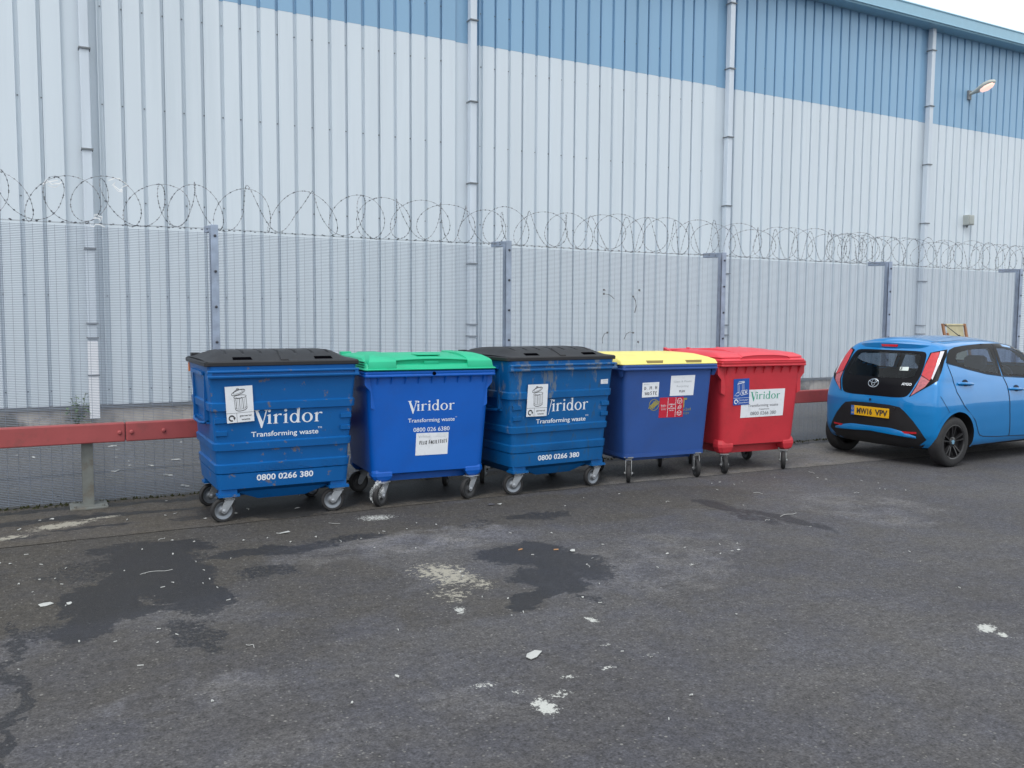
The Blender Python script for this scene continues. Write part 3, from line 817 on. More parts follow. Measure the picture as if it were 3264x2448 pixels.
def can_icon(b, f):
    L_, Rt, T_, B_ = .31, .74, .70, .33
    w = .014
    b.ribbon([(L_, T_), (L_+.02, B_+.03)], w, f); b.ribbon([(Rt, T_+.02), (Rt+.02, B_+.05)], w, f)
    b.ribbon([(L_+.02, B_+.03), (L_+.10, B_-.01), (.53, B_-.02), (Rt-.06, B_+.005), (Rt+.02, B_+.05)], w*1.4, f)
    b.ribbon([(L_+.02, B_+.08), (L_+.10, B_+.04), (.53, B_+.03), (Rt-.06, B_+.055), (Rt+.02, B_+.10)], w*.6, f)
    b.ribbon(ell((L_+Rt)/2, T_+.01, (Rt-L_)/2+.015, .045, 24, .05), w*.9, f, closed=True)
    for k in range(6):
        x = L_+.06+k*.062
        b.ribbon([(x, T_-.04), (x+.012, B_+.05)], w*.55 if k % 2 else w*1.3, f)
    b.ribbon(ell(.47, .83, .255, .062, 28, .22), w*1.2, f, closed=True)
    b.ribbon(ell(.48, .845, .20, .042, 28, .22), w*.6, f, closed=True)
    b.ribbon([(.30, .81), (.36, .885), (.45, .915), (.56, .90), (.63, .88)], w*.8, f)
    b.ribbon(ell(.45, .925, .045, .014, 12), w*.9, f, closed=True)
    b.ribbon([(.37, .69), (.42, .672), (.55, .672), (.60, .69)], w*1.1, f)
    b.ribbon([(.0, .265), (1.0, .265)], .008, f); b.ribbon([(.37, 0.01), (.37, .265)], .010, f)

def loop_arrow(b, cx, cy, r, f, w=.055, ay=.72):
    pts = [(cx + r*math.cos(R(a)), cy + r*ay*math.sin(R(a))) for a in range(-70, -375, -12)]
    b.ribbon(pts, w*.75, f)
    b.add([f(cx+r*.55, cy+r*.1), f(cx+r*1.55, cy+r*.22), f(cx+r*1.0, cy-r*.62)], [(0, 1, 2)])

def steel_bin(name, label, loc, rz, m_body, worn, sx=1.0):
    t = thing(name, label, 'waste bin', loc, rz, 'wheeled waste bins in a row')
    hwf = lambda z: .53+.077*(z-.27)/.91
    y0f = lambda z: -.03-.06*(z-.27)/.91
    y1f = lambda z: .80+.09*(z-.27)/.91
    bands = [(.405, .475), (.592, .652), (.918, .982)]
    def off(z):
        for a, c in bands:
            if a-.001 <= z <= c+.001: return .012
        return .010 if z <= .4001 else 0.0
    zs = [.272, .395, .402] + [q for a, c in bands for q in (a-.004, a+.002, c-.002, c+.008)] + [.60, .70, .80, 1.02, 1.10, 1.185, 1.25, 1.30]
    zs = sorted(set(zs))
    def offs(z):
        for a, c in bands:
            if a <= z <= c: return .018
        return .014 if z <= .396 else 0.0
    rings = [rrect(.45, .12, .74, .05, .185), rrect(.50, .05, .79, .05, .225)]
    for z in zs:
        o_ = offs(z)
        rings.append(rrect(hwf(z)+o_, y0f(z)-o_, y1f(z)+o_, .045+o_, z))
    b = MB(); b.loft(rings, True, True)
    # short ribs near the corners
    for za, zb in ((.712, .757), (.815, .862)):
        for s in (-1, 1):
            xx = sorted((s*.47, s*(hwf(za)-.012)))
            b.loft([[(xx[0], y0f(z)-d, z), (xx[1], y0f(z)-d, z), (xx[1], y0f(z)+.02, z), (xx[0], y0f(z)+.02, z)] for z, d in ((za, .003), (za+.006, .013), (zb-.004, .013), (zb, .001))])
    # belly between the front wheels
    b.loft([[(-.40, .02, .272), (.40, .02, .272), (.40, .75, .272), (-.40, .75, .272)], [(-.36, .04, .22), (.36, .04, .22), (.36, .7, .22), (-.36, .7, .22)], [(-.20, .08, .155), (.20, .08, .155), (.20, .65, .155), (-.20, .65, .155)]])
    # caster brackets
    for x in (-.46, .46):
        for y in (.0, .70):
            b.box(x-.085, x+.085, y-.062, y+.062, .212, .232); b.box(x-.07, x+.07, y-.03, y+.05, .232, .275)
    # side lift pocket frames
    for s in (-1, 1):
        for ya, yb, za, zb in ((.10, .13, .82, 1.22), (.66, .69, .82, 1.22), (.10, .69, 1.20, 1.23), (.10, .69, .80, .83)):
            xa = hwf((za+zb)/2)
            a_, c_ = sorted((s*(xa-.02), s*(xa+.022)))
            b.box(a_, c_, ya, yb, za, zb)
    body = obj('body', b, m_body, t, smooth=25, bevel=0.0)
    for s in (-1, 1):
        b = MB(); xa = hwf(.8)
        b.tube([(s*(xa-.01), .12, .83), (s*(xa+.035), .14, .81), (s*(xa+.05), .25, .80), (s*(xa+.05), .55, .80), (s*(xa+.035), .66, .81), (s*(xa-.01), .68, .83)], .013, 8)
        obj('handle', b, m_body, t, smooth=50)
    b = MB()
    b.loft([[(x, y0f(1.2)+.005, 1.186), (x, -.134, 1.186), (x, -.137, 1.200), (x, -.134, 1.206), (x, -.113, 1.209), (x, -.111, 1.226), (x, -.130, 1.229), (x, -.132, 1.240), (x, -.128, 1.247), (x, y0f(1.25)+.005, 1.249)] for x in (-.622, .622)])
    for s in (-1, 1):
        a_, c_ = sorted((s*.585, s*.618)); b.box(a_, c_, -.128, -.08, 1.19, 1.245)
    obj('rim_bar', b, m_body, t, bevel=.002)
    b = MB(); b.box(-.60, -.585, .86, .905, 1.19, 1.27); obj('reflector', b, M['orange'], t, bevel=.003, loc=(-.02, 0, 0))
    # lid
    lid_base = MB()
    lid_base.loft([rrect(.632, -.100, .955, .035, 1.279), rrect(.638, -.106, .960, .04, 1.284), rrect(.638, -.106, .960, .04, 1.309), rrect(.628, -.096, .952, .035, 1.318)])
    def lidz(u, v):
        x = -1+2*u
        s_ = min(1.0, (1-abs(x))/.30); s_ = s_*s_*(3-2*s_)
        f_ = min(1.0, v/.36); f_ = math.sin(f_*math.pi/2)
        k_ = 1.0 if v < .6 else 1-.45*((v-.6)/.4)**1.5
        bk = min(1.0, (1-v)/.05)
        h = .078*(.12+.88*s_)*f_*k_*bk
        X = x*.625
        rib = 0.0
        if .16 < v < .80:
            for c_ in (-.43, -.29, -.145, 0.0, .145, .29, .43):
                d_ = abs(X-c_-.05*(v-.4))
                if d_ < .011: rib = min(rib, -.016*(1-(d_/.011)**4))
            rib *= min(1, (v-.16)/.08)*min(1, (.80-v)/.1)
        return (X, -.094+1.04*v, 1.3175+h+rib)
    lid_base.grid(lidz, 260, 34)
    lid = obj('lid', lid_base, M['lid_dark'], t, smooth=35)
    for cx in (-.335, .335):
        b = MB()
        b.loft([[(cx-.078, -.062, 1.3285), (cx+.078, -.062, 1.3285), (cx+.078, -.058, 1.322), (cx-.078, -.058, 1.322)], [(cx-.072, -.012, 1.3495), (cx+.072, -.012, 1.3495), (cx+.072, .0, 1.340), (cx-.072, .0, 1.340)]])
        obj('handle_slot', b, M['slot_dark'], lid)
    b = MB()
    b.loft([[(-.035, -.085, 1.315), (.035, -.085, 1.315), (.030, -.083, 1.331), (-.030, -.083, 1.331)], [(-.030, .10, 1.36), (.030, .10, 1.36), (.012, .12, 1.394), (-.012, .12, 1.394)]])
    obj('grip', b, M['lid_dark'], lid, bevel=.003)
    for s in (-1, 1):
        b = MB(); b.box(s*.55-.04, s*.55+.04, .90, .975, 1.30, 1.352); obj('hinge', b, M['lid_dark'], lid, bevel=.006)
    face = lambda x, z: y0f(z)-offs(z)
    return t, face

GENERAL = 'general', 'waste'
def general_sticker(t, q, face):
    st, f = sticker(t, q, face, M['paper'], label='white general waste sticker with a drawing of a dustbin')
    lettering(st, lambda b: can_icon(b, f), M['ink_black'], 'drawing')
    def tx(b):
        put_text(b, 'general', .47, .90, .155, .052, f, .012)
        put_text(b, 'waste', .53, .85, .055, .052, f, .012)
        loop_arrow(b, .18, .125, .095, f)
    lettering(st, tx, M['ink_black'])
    return st

F0 = lambda face: (lambda a, c, e=0.0: (a, face(a, c)-.0016-e, c))
def steel_text(t, face, dx, tz, nz_, vcut, V, T, N_):
    f = F0(face)
    lettering(t, lambda b: serif_word(b, V[0], V[1], V[2], V[3], f, vcut=vcut), M['ink_white'])
    lettering(t, lambda b: (put_text(b, 'Transforming waste', T[0], T[1], T[2], .042, f, .012)), M['ink_white'])
    lettering(t, lambda b: put_text(b, 'TM', T[1]-.006, T[1]+.030, T[2]+.042, .016, f, .0), M['ink_white'])
    lettering(t, lambda b: put_text(b, '0800 0266 380', N_[0], N_[1], N_[2], .048, f, .022), M['ink_white'])
    lettering(t, lambda b: put_text(b, 'CONTINENTAL', -.45, .20, .422, .042, lambda a, c, e=0.0: (a, face(a, .44)-.0035-e, c), .01), M['steel_blue'] if vcut is None else M['steel_worn'], 'embossing')

def rings_emboss(t, face, m_):
    b = MB()
    for cx in (.34, .425):
        b.ribbon(ell(cx, .443, .024, .024, 18), .008, lambda a, c, e=0.0: (a, face(a, .44)-.004, c), closed=True)
    obj('embossed_ring', b, m_, t, normals=False)

# --- bin 1
b1, fc = steel_bin('waste_bin', 'lightly chipped blue steel bin with dark lid, leftmost in the row', (1.769, 7.28, 0), 0, M['steel_blue'], False)
general_sticker(b1, [(-.489, 1.116), (-.273, 1.124), (-.256, .83), (-.471, .820)], lambda x, z: -.0490-.06*(z-.27)/.91)
steel_text(b1, fc, 0, 0, 0, None, (-.256, .314, .798, .078), (-.278, .280, .695), (-.237, .235, .330))
rings_emboss(b1, fc, M['steel_blue'])
for x, y, yw in ((-.458, 0, R(8)), (.462, 0, R(-8)), (-.45, .70, R(20)), (.45, .70, R(35))): caster(b1, x, y, yw, .214)

# --- bin 3
b3, fc = steel_bin('waste_bin', 'scuffed blue steel bin with dark lid, paint rubbed grey, between the green and yellow lids', (4.42, 7.20, 0), R(3), M['steel_worn'], True)
general_sticker(b3, [(-.412, 1.057), (-.187, 1.057), (-.189, .749), (-.419, .752)], lambda x, z: -.0490-.06*(z-.27)/.91)
steel_text(b3, fc, 0, 0, 0, 1, (-.215, .311, .788, .076), (-.293, .290, .677), (-.261, .226, .318))
rings_emboss(b3, fc, M['steel_worn'])
st, f = sticker(b3, [(.454, 1.078), (.543, 1.081), (.544, 1.034), (.456, 1.034)], fc, M['paper'], 'label_tag')
lettering(st, lambda b: (put_text(b, 'WASTE', .3, .92, .55, .22, f), put_text(b, 'ONLY', .35, .9, .15, .22, f)), M['ink_faint'])
for x, y, yw in ((-.462, 0, R(-12)), (.462, 0, R(6)), (-.45, .70, R(60)), (.45, .70, R(15))): caster(b3, x, y, yw, .214)

# --- moulded plastic bins
def plastic_bin(name, label, loc, rz, m_body, hw0=.53, hw1=.585, zb=.285, rim=(1.157, 1.207), hwr=.622, flanges=True, r=.075, bright=False, feet=True):
    t = thing(name, label, 'waste bin', loc, rz, 'wheeled waste bins in a row')
    kf = lambda z: (z-zb)/(rim[0]-zb)
    hwf = lambda z: hw0+(hw1-hw0)*kf(z)
    y0f = lambda z: -.028-.052*kf(z)
    y1f = lambda z: .80+.10*kf(z)
    rings = [rrect(hw0-.03, 0.0, .77, r, zb-.012), rrect(hw0-.008, -.02, .79, r, zb-.004)]
    for z in (zb+.004, zb+.06, .45, .6, .8, 1.0, rim[0]-.03, rim[0]): rings.append(rrect(hwf(z), y0f(z), y1f(z), r, z, 6))
    b = MB()
    for i in (0, 1): rings[i] = rrect(hw0-(.03, .008)[i], (0.0, -.02)[i], (.77, .79)[i], r, zb-(.012, .004)[i], 6)
    b.loft(rings)
    b.box(-.40, .40, .10, .66, .20, zb-.01)
    if flanges:
        for sx in (-1, 1):
            b.prism([(.50, .86), (.552, .885), (.553, 1.03), (.566, 1.045), (.602, 1.085), (.606, rim[0]+.002), (.5, rim[0]+.002)], lambda a, c, d, sx=sx: (sx*a, -.060 if d == 0 else -.040+.05*(c > 1.0), c), 1)
        for k in range(9):
            x = -.50+k*.125
            b.loft([[(x-.004, y0f(1.05)-.0, 1.085), (x+.004, y0f(1.05), 1.085), (x+.004, 0, 1.085), (x-.004, 0, 1.085)], [(x+.010-.004, -.112, rim[0]), (x+.010+.004, -.112, rim[0]), (x+.014, 0, rim[0]), (x+.006, 0, rim[0])]])
    body = obj('body', b, m_body, t, smooth=32)
    if feet:
        for sx in (-1, 1):
            for yy in (0.0, .70):
                b = MB()
                b.loft([[(sx*x_, yy+y_, z_) for x_, y_ in pl] for pl, z_ in (([(.38, -.014), (.49, -.014), (.518, .02), (.518, .09), (.38, .09)], zb+.055), ([(.35, -.034), (.495, -.034), (.530, .0), (.530, .09), (.35, .09)], zb+.012), ([(.35, -.036), (.495, -.036), (.531, .0), (.531, .09), (.35, .09)], zb-.020), ([(.37, -.026), (.48, -.026), (.51, .0), (.51, .08), (.37, .08)], .232), ([(.40, -.01), (.46, -.01), (.49, .01), (.49, .07), (.40, .07)], .214))])
                obj('foot', b, m_body, t, bevel=.004)
    b = MB()
    b.loft([rrect(hwr-.02, -.10, .93, .03, rim[0]-.002), rrect(hwr-.003, -.116, .945, .03, rim[0]), rrect(hwr, -.119, .948, .03, rim[0]+.006), rrect(hwr-.002, -.117, .946, .03, rim[0]+.020), rrect(hwr-.006, -.113, .942, .03, rim[0]+.024), rrect(hwr-.002, -.117, .946, .03, rim[0]+.029), rrect(hwr-.004, -.115, .944, .03, rim[1]-.004), rrect(hwr-.01, -.108, .938, .03, rim[1])])
    obj('rim_band', b, m_body, t, smooth=50)
    if flanges:
        for sx in (-1, 1):
            b = MB(); b.tube([(sx*.60, .42, 1.02), (sx*.655, .42, 1.01)], .022, 12); obj('lifting_stub', b, m_body, t, smooth=40)
    face = lambda x, z: y0f(z)
    return t, face

# --- bin 2 (green lid)
b2, fc = plastic_bin('waste_bin', 'bright blue plastic bin with a green moulded lid and a handwritten paper notice', (3.078, 7.262, 0), R(-4), M['plastic_blue'])
b = MB(); b.lathe([(.017, 0), (.017, -.003)], 12, 'y', (.015, -.118, 1.183)); obj('lock_hole', b, M['slot_dark'], b2)
lid = MB()
lid.loft([rrect(.612, -.113, .945, .03, 1.212), rrect(.626, -.128, .955, .03, 1.222), rrect(.622, -.124, .952, .03, 1.228), rrect(.606, -.102, .94, .03, 1.234), rrect(.60, -.088, .93, .03, 1.262), rrect(.585, .10, .92, .05, 1.318), rrect(.54, .20, .80, .06, 1.338)])
# centre panel with an arched brow
def brow(u, v):
    x = -.36+.72*u
    a_ = 1-((u-.5)*2)**2
    return [(x, -.062, 1.235), (x, -.060, 1.292+.012*a_), (x, -.082, 1.296+.014*a_), (x, -.078, 1.306+.014*a_), (x, .10, 1.327+.014*a_), (x, .45, 1.348), (x, .82, 1.32)][v]
lid.add([brow(i/24, j) for j in range(7) for i in range(25)], [(j*25+i, j*25+i+1, (j+1)*25+i+1, (j+1)*25+i) for j in range(6) for i in range(24)])
for x0, x1, xo in ((-.585, -.33, -1), (.345, .592, 1)):
    def rg(z, dx, ya, yb): return [(x0+dx*(xo < 0), ya, z), (x1-dx*(xo > 0), ya, z), (x1-dx*(xo > 0), yb, z), (x0+dx*(xo < 0), yb, z)]
    lid.loft([rg(1.232, 0, -.108, .60), rg(1.292, .008, -.096, .62), rg(1.312, .022, -.070, .62), rg(1.338, .05, .04, .62), rg(1.356, .09, .20, .60)])
lid.loft([[(-.07, -.080, 1.236), (.07, -.080, 1.236), (.07, -.05, 1.236), (-.07, -.05, 1.236)], [(-.066, -.092, 1.292), (.066, -.092, 1.292), (.066, -.05, 1.292), (-.066, -.05, 1.292)]])
lid.box(-.10, .12, .02, .20, 1.340, 1.349)
for s in (-1, 1): lid.box(s*.53-.05, s*.53+.05, .90, .99, 1.25, 1.345)
for k in range(3): lid.box(-.612, -.59, -.06+.02, .30, 1.245+.022*k, 1.252+.022*k)
lo = obj('lid', lid, M['lid_green'], b2, bevel=.006, smooth=40)
f = F0(fc)
lettering(b2, lambda b: serif_word(b, -.215, .229, .846, .060, f), M['ink_white'])
lettering(b2, lambda b: put_text(b, 'Transforming waste', -.211, .233, .742, .036, f, .006), M['ink_white'])
lettering(b2, lambda b: put_text(b, 'TM', .237, .255, .772, .009, f, .0), M['ink_white'])
lettering(b2, lambda b: put_text(b, '0800 026 6380', -.159, .185, .655, .038, f, .006), M['ink_white'])
st, f = sticker(b2, [(-.131, .643), (.177, .638), (.169, .437), (-.138, .438)], fc, M['paper'], 'notice', 'white notice handwritten in black pen')
lettering(st, lambda b: (serif_word(b, .06, .44, .80, .06, f), put_text(b, 'Transforming waste', .52, .90, .80, .025, f)), M['ink_faint'])
def hand(b, word, x0, z0, w, h, f, sw=.022, seed=1):
    """hand drawn capitals"""
    G = {'F': [[(0, 0), (.1, 1)], [(.1, 1), (.8, 1.05)], [(.05, .55), (.6, .58)]], 'L': [[(.1, 1), (0, 0), (.7, .05)]], 'I': [[(.3, 1), (.3, 0)]], 'X': [[(0, 0), (.8, 1)], [(.1, 1), (.8, 0)]],
         'A': [[(.7, .9), (.2, .8), (.1, .1), (.6, .2), (.75, .9), (.8, 0)]], 'C': [[(.7, .9), (.2, .8), (.05, .3), (.3, 0), (.75, .1)]], 'T': [[(0, 1), (.85, 1)], [(.4, 1), (.4, 0)]],
         'E': [[(.7, 1), (.1, 1), (.1, 0), (.75, 0)], [(.1, .5), (.6, .5)]], 'S': [[(.75, .9), (.3, 1), (.15, .65), (.65, .4), (.5, 0), (.05, .05)]], 'D': [[(.1, 0), (.1, 1), (.6, .8), (.7, .3), (.1, 0)]],
         'M': [[(0, 0), (.15, 1), (.45, .3), (.75, 1), (.9, 0)]], 'H': [[(.05, 0), (.05, 1)], [(.75, 0), (.75, 1)], [(.05, .5), (.75, .5)]], 'W': [[(0, 1), (.2, 0), (.45, .7), (.7, 0), (.95, 1)]], '.': [[(.2, 0), (.35, .02)]], ' ': []}
    q = random.Random(seed)
    for i, ch in enumerate(word):
        for st_ in G[ch]:
            dx, dz = q.uniform(-.06, .06), q.uniform(-.08, .08)
            b.ribbon([(x0+(i+a*.8+dx)*w, z0+(c+dz)*h + .02*i*h) for a, c in st_], sw, f)
lettering(st, lambda b: hand(b, 'FLIX FACILITIES', .12, .48, .057, .16, f, .022), M['ink_black'], 'handwriting')
for x, y, yw in ((-.43, 0, R(42)), (.42, 0, R(28)), (-.43, .70, R(15)), (.43, .70, R(60))): caster(b2, x, y, yw, .216, bright=None)

# --- bin 4 (yellow lid)
b4, fc = plastic_bin('waste_bin', 'navy blue bin with a flat yellow lid and three signs on its front', (5.735, 7.20, 0), R(-4), M['navy'], hw0=.498, hw1=.552, zb=.256, rim=(1.160, 1.212), hwr=.592, flanges=False, r=.06, feet=False)
b = MB()
b.loft([rrect(.503, -.036, .803, .06, z, 6) for z in (.252, .290)]); obj('base_band', b, M['navy'], b4, smooth=32)
for sx in (-1, 1):
    b = MB(); b.loft([[(sx*.552, -.06, 1.155), (sx*.585, -.10, 1.155), (sx*.585, .0, 1.155), (sx*.552, .0, 1.155)], [(sx*.548, -.05, 1.09), (sx*.570, -.07, 1.09), (sx*.570, -.02, 1.09), (sx*.548, -.02, 1.09)]]); obj('bracket', b, M['navy'], b4)
lid = MB()
lid.loft([rrect(.596, -.100, .93, .03, 1.214), rrect(.600, -.104, .935, .03, 1.220), rrect(.590, -.080, .93, .04, 1.258), rrect(.575, .02, .92, .05, 1.280), rrect(.545, .22, .88, .06, 1.308), rrect(.50, .40, .80, .06, 1.317)])
lo = obj('lid', lid, M['lid_yellow'], b4, smooth=40)
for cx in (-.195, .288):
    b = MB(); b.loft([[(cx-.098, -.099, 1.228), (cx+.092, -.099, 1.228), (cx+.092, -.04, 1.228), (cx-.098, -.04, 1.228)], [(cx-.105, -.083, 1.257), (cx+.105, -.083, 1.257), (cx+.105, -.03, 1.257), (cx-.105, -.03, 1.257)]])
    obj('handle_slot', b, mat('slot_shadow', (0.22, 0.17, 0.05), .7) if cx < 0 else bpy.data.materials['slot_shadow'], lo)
f0 = F0(fc)
st, f = sticker(b4, [(-.330, 1.028), (-.128, 1.032), (-.130, .880), (-.330, .876)], fc, M['paper'], 'notice', 'smaller white notice handwritten in black')
lettering(st, lambda b: (hand(b, 'D.M.H', .13, .52, .16, .22, f, .035, 4), hand(b, 'WASTE', .16, .14, .16, .22, f, .04, 2)), M['ink_grey'], 'handwriting')
lettering(st, lambda b: (serif_word(b, .06, .42, .86, .05, f), put_text(b, 'Transforming', .52, .92, .88, .03, f)), M['ink_faint'])
st, f = sticker(b4, [(.017, 1.093), (.319, 1.096), (.307, .883), (.011, .882)], fc, M['paper'], 'notice', 'larger white notice printed in grey')
lettering(st, lambda b: (put_text(b, 'Glass & Plastic', .12, .88, .66, .09, f), put_text(b, 'Recycling', .26, .76, .43, .09, f)), M['ink_faint'])
lettering(st, lambda b: put_text(b, 'FLIX', .38, .64, .17, .10, f, .03), M['ink_grey'], 'handwriting')
def emblem(b):
    cx, cz, r = -.178, .795, .058
    b.ribbon(ell(cx, cz, r, r, 30), .006, f0, closed=True)
    n = 30
    # disc with three flowing cut lines left blue
    for k in range(4):
        o_ = -.030+.020*k
        pts = [(cx+o_+.018*math.sin((t-.5)*4.2)+.03*(t-.5), cz+(t-.5)*2*math.sqrt(max(0, .047**2-(o_*.9)**2))) for t in [i/14 for i in range(15)]]
        b.ribbon(pts, .0125, f0)
lettering(b4, emblem, M['ink_gold'], 'emblem')
def gold(b):
    put_text(b, 'T', .150, .232, .757, .098, f0, .03)
    put_text(b, 'Co.Ltd', .150, .283, .722, .028, f0, .01)
    put_text(b, '01524', .170, .262, .682, .022, f0, .0)
lettering(b4, gold, M['ink_gold'])
st, f = sticker(b4, [(-.108, .867), (.187, .869), (.187, .656), (-.114, .657)], fc, M['st_red'], 'sticker', 'red sticker in three upright panels with white symbols')
def redtx(b):
    b.ribbon([(.345, .02), (.345, .98)], .014, f); b.ribbon([(.675, .02), (.675, .98)], .014, f)
    serif_word(b, .05, .27, .55, .07, f)
    put_text(b, 'Transforming waste', .05, .29, .46, .03, f); put_text(b, '0800 0266 380', .08, .27, .38, .04, f)
    for k, s in enumerate(('CO-MINGLED', 'DRY', 'RECYCLING')): put_text(b, s, (.38, .46, .385)[k], (.65, .56, .645)[k], .62-.10*k, .055, f, .03)
    put_text(b, 'No Glass', .43, .60, .33, .045, f, .02)
    # can, bottle and carton outlines
    b.ribbon([(.75, .70), (.75, .84), (.80, .93), (.87, .93), (.93, .84), (.93, .70), (.84, .66)], .02, f, closed=True); b.ribbon([(.78, .80), (.90, .80)], .02, f); b.ribbon([(.80, .72), (.88, .76)], .02, f)
    b.ribbon([(.76, .42), (.80, .52), (.86, .60), (.90, .58), (.91, .46), (.86, .40)], .02, f, closed=True); b.ribbon([(.80, .45), (.88, .52)], .02, f)
    b.ribbon([(.76, .12), (.76, .27), (.84, .32), (.92, .27), (.92, .13), (.84, .08)], .02, f, closed=True); b.ribbon([(.76, .25), (.84, .20), (.92, .25)], .018, f); b.ribbon([(.84, .20), (.84, .09)], .018, f)
lettering(st, redtx, M['paper'])
for x, y, yw in ((-.428, .01, R(57)), (.408, .01, R(72)), (-.40, .70, R(85)), (.42, .70, R(60))): caster(b4, x, y, yw, .262, r=.095, bright=False, width=.042)

# --- bin 5 (red)
b5, fc = plastic_bin('waste_bin', 'red plastic bin with a red lid, farthest bin and nearest to the car', (6.995, 7.154, 0), R(-4), M['red_plastic'], hw0=.50, hw1=.555, zb=.305, rim=(1.172, 1.226), hwr=.592)
lid = MB()
lid.loft([rrect(.575, -.105, .94, .03, 1.228), rrect(.580, -.108, .945, .03, 1.238), rrect(.560, -.075, .93, .05, 1.262), rrect(.575, -.082, .935, .05, 1.270), rrect(.568, -.07, .93, .06, 1.284), rrect(.545, .02, .90, .07, 1.312), rrect(.48, .20, .80, .10, 1.330)])
def dome(u, v):
    x = -.30+.62*u
    a_ = 1-abs(2*u-1)**2.5
    return [(x, -.085, 1.250), (x, -.088, 1.272+.014*a_), (x, -.094, 1.279+.016*a_), (x, -.074, 1.291+.018*a_), (x, .06, 1.318+.016*a_), (x, .25, 1.344+.012*a_), (x, .50, 1.352+.010*a_), (x, .86, 1.318)][v]
lid.add([dome(i/24, j) for j in range(8) for i in range(25)], [(j*25+i, j*25+i+1, (j+1)*25+i+1, (j+1)*25+i) for j in range(7) for i in range(24)])
lid.add([dome(0, j) for j in range(8)] + [(-.34, p[1], 1.25) for p in [dome(0, j) for j in range(8)]], [(j, j+1, j+9, j+8) for j in range(7)])
lid.add([dome(1, j) for j in range(8)] + [(.36, p[1], 1.25) for p in [dome(1, j) for j in range(8)]], [(j, j+1, j+9, j+8) for j in range(7)])
lo = obj('lid', lid, M['red_lid'], b5, smooth=35)
b = MB()
for s in (-.55, -.22, .22, .55):
    b.loft([[(s-.02, .86, 1.30), (s+.02, .86, 1.30), (s+.02, .86, 1.24), (s-.02, .86, 1.24)], [(s-.02, 1.02, 1.345), (s+.02, 1.02, 1.345), (s+.02, 1.02, 1.27), (s-.02, 1.02, 1.27)]])
b.tube([(-.57, 1.0, 1.318), (.57, 1.0, 1.318)], .016, 8)
obj('hinge_bar', b, M['red_lid'], lo, smooth=40)
st, f = sticker(b5, [(-.274, .913), (.327, .915), (.319, .611), (-.275, .604)], fc, M['paper'], 'sign', 'white sign with green company lettering')
lettering(st, lambda b: serif_word(b, .20, .89, .65, .175, f), M['ink_green'])
lettering(st, lambda b: (put_text(b, 'Transforming waste', .155, .865, .375, .105, f), put_text(b, 'Freephone', .42, .66, .255, .06, f), put_text(b, '0800 0266 380', .225, .83, .075, .125, f)), M['ink_grey'])
st, f = sticker(b5, [(-.399, 1.036), (-.188, 1.042), (-.169, .751), (-.387, .747)], lambda x, z: fc(x, z)-.003, M['st_blue'], 'sticker', 'blue sticker with a white drawing of a bin and paper')
def bl(b):
    b.ribbon([(0, .27), (1, .27)], .012, f); b.ribbon([(.36, .02), (.36, .27)], .012, f)
    b.ribbon([(.24, .80), (.68, .86)], .03, f); b.ribbon([(.28, .80), (.33, .88), (.66, .90), (.70, .85)], .02, f)
    b.ribbon([(.27, .80), (.29, .50), (.36, .46)], .022, f); b.ribbon([(.64, .84), (.66, .52)], .022, f); b.ribbon([(.54, .80), (.56, .52)], .016, f); b.ribbon([(.36, .76), (.38, .50)], .014, f)
    b.ribbon([(.06, .37), (.24, .48), (.46, .45), (.30, .35)], .022, f, closed=True); b.ribbon([(.44, .40), (.48, .53), (.86, .56), (.92, .42), (.50, .37)], .022, f, closed=True)
    b.ribbon([(.52, .48), (.66, .49)], .03, f); b.ribbon([(.54, .43), (.68, .44)], .03, f); b.add([f(.73, .44), f(.84, .45), f(.83, .52), f(.73, .51)], [(0, 1, 2, 3)])
    loop_arrow(b, .18, .135, .10, f, .06)
    put_text(b, 'mixed paper', .40, .95, .165, .05, f, .012); put_text(b, '& cardboard', .40, .95, .065, .05, f, .012)
lettering(st, bl, M['paper'], 'drawing')
for x, y, yw in ((-.452, .0, R(66)), (.385, .0, R(52)), (-.40, .68, R(60)), (.40, .68, R(80))): caster(b5, x, y, yw, .216, r=.10, bright=False, width=.044)

# clear plastic bag snagged on the green lidded bin's front wheel
M['bag'] = bpy.data.materials.new('clear_plastic'); M['bag'].use_nodes = True
n_, lk_ = nodes_of(M['bag'])
pb = n_['Principled BSDF']; pb.inputs['Base Color'].default_value = (0.8, 0.83, 0.85, 1); pb.inputs['Roughness'].default_value = 0.25; pb.inputs['Alpha'].default_value = 0.5
zz = noise(n_, lk_, n_.new('ShaderNodeTexCoord').outputs['Object'], 22, 4, .6)
lk_(mrange(n_, lk_, zz.outputs['Fac'], .46, .72, .12, .75), pb.inputs['Alpha'])
bag = MB()
br_ = random.Random(12)
def bagf(u, v):
    a = 2*math.pi*u; p = math.pi*v
    r_ = 1+.15*math.sin(3*a+3*p)+.08*math.sin(7*a-4*p)+.04*math.sin(13*a+7*p)
    return (.062*r_*math.sin(p)*math.cos(a), .042*r_*math.sin(p)*math.sin(a), .085*r_*math.cos(p))
bag.grid(bagf, 44, 26)
wc = Matrix.Rotation(R(-4), 4, 'Z') @ Vector((-.495, -.045, 0)) + Vector((3.078, 7.262, .135))
tag(obj('plastic_bag', bag, M['bag'], smooth=20, loc=wc, rot=(0, R(20), R(20))), 'crumpled clear plastic bag wrapped round the front wheel of the green lidded bin', 'bag')
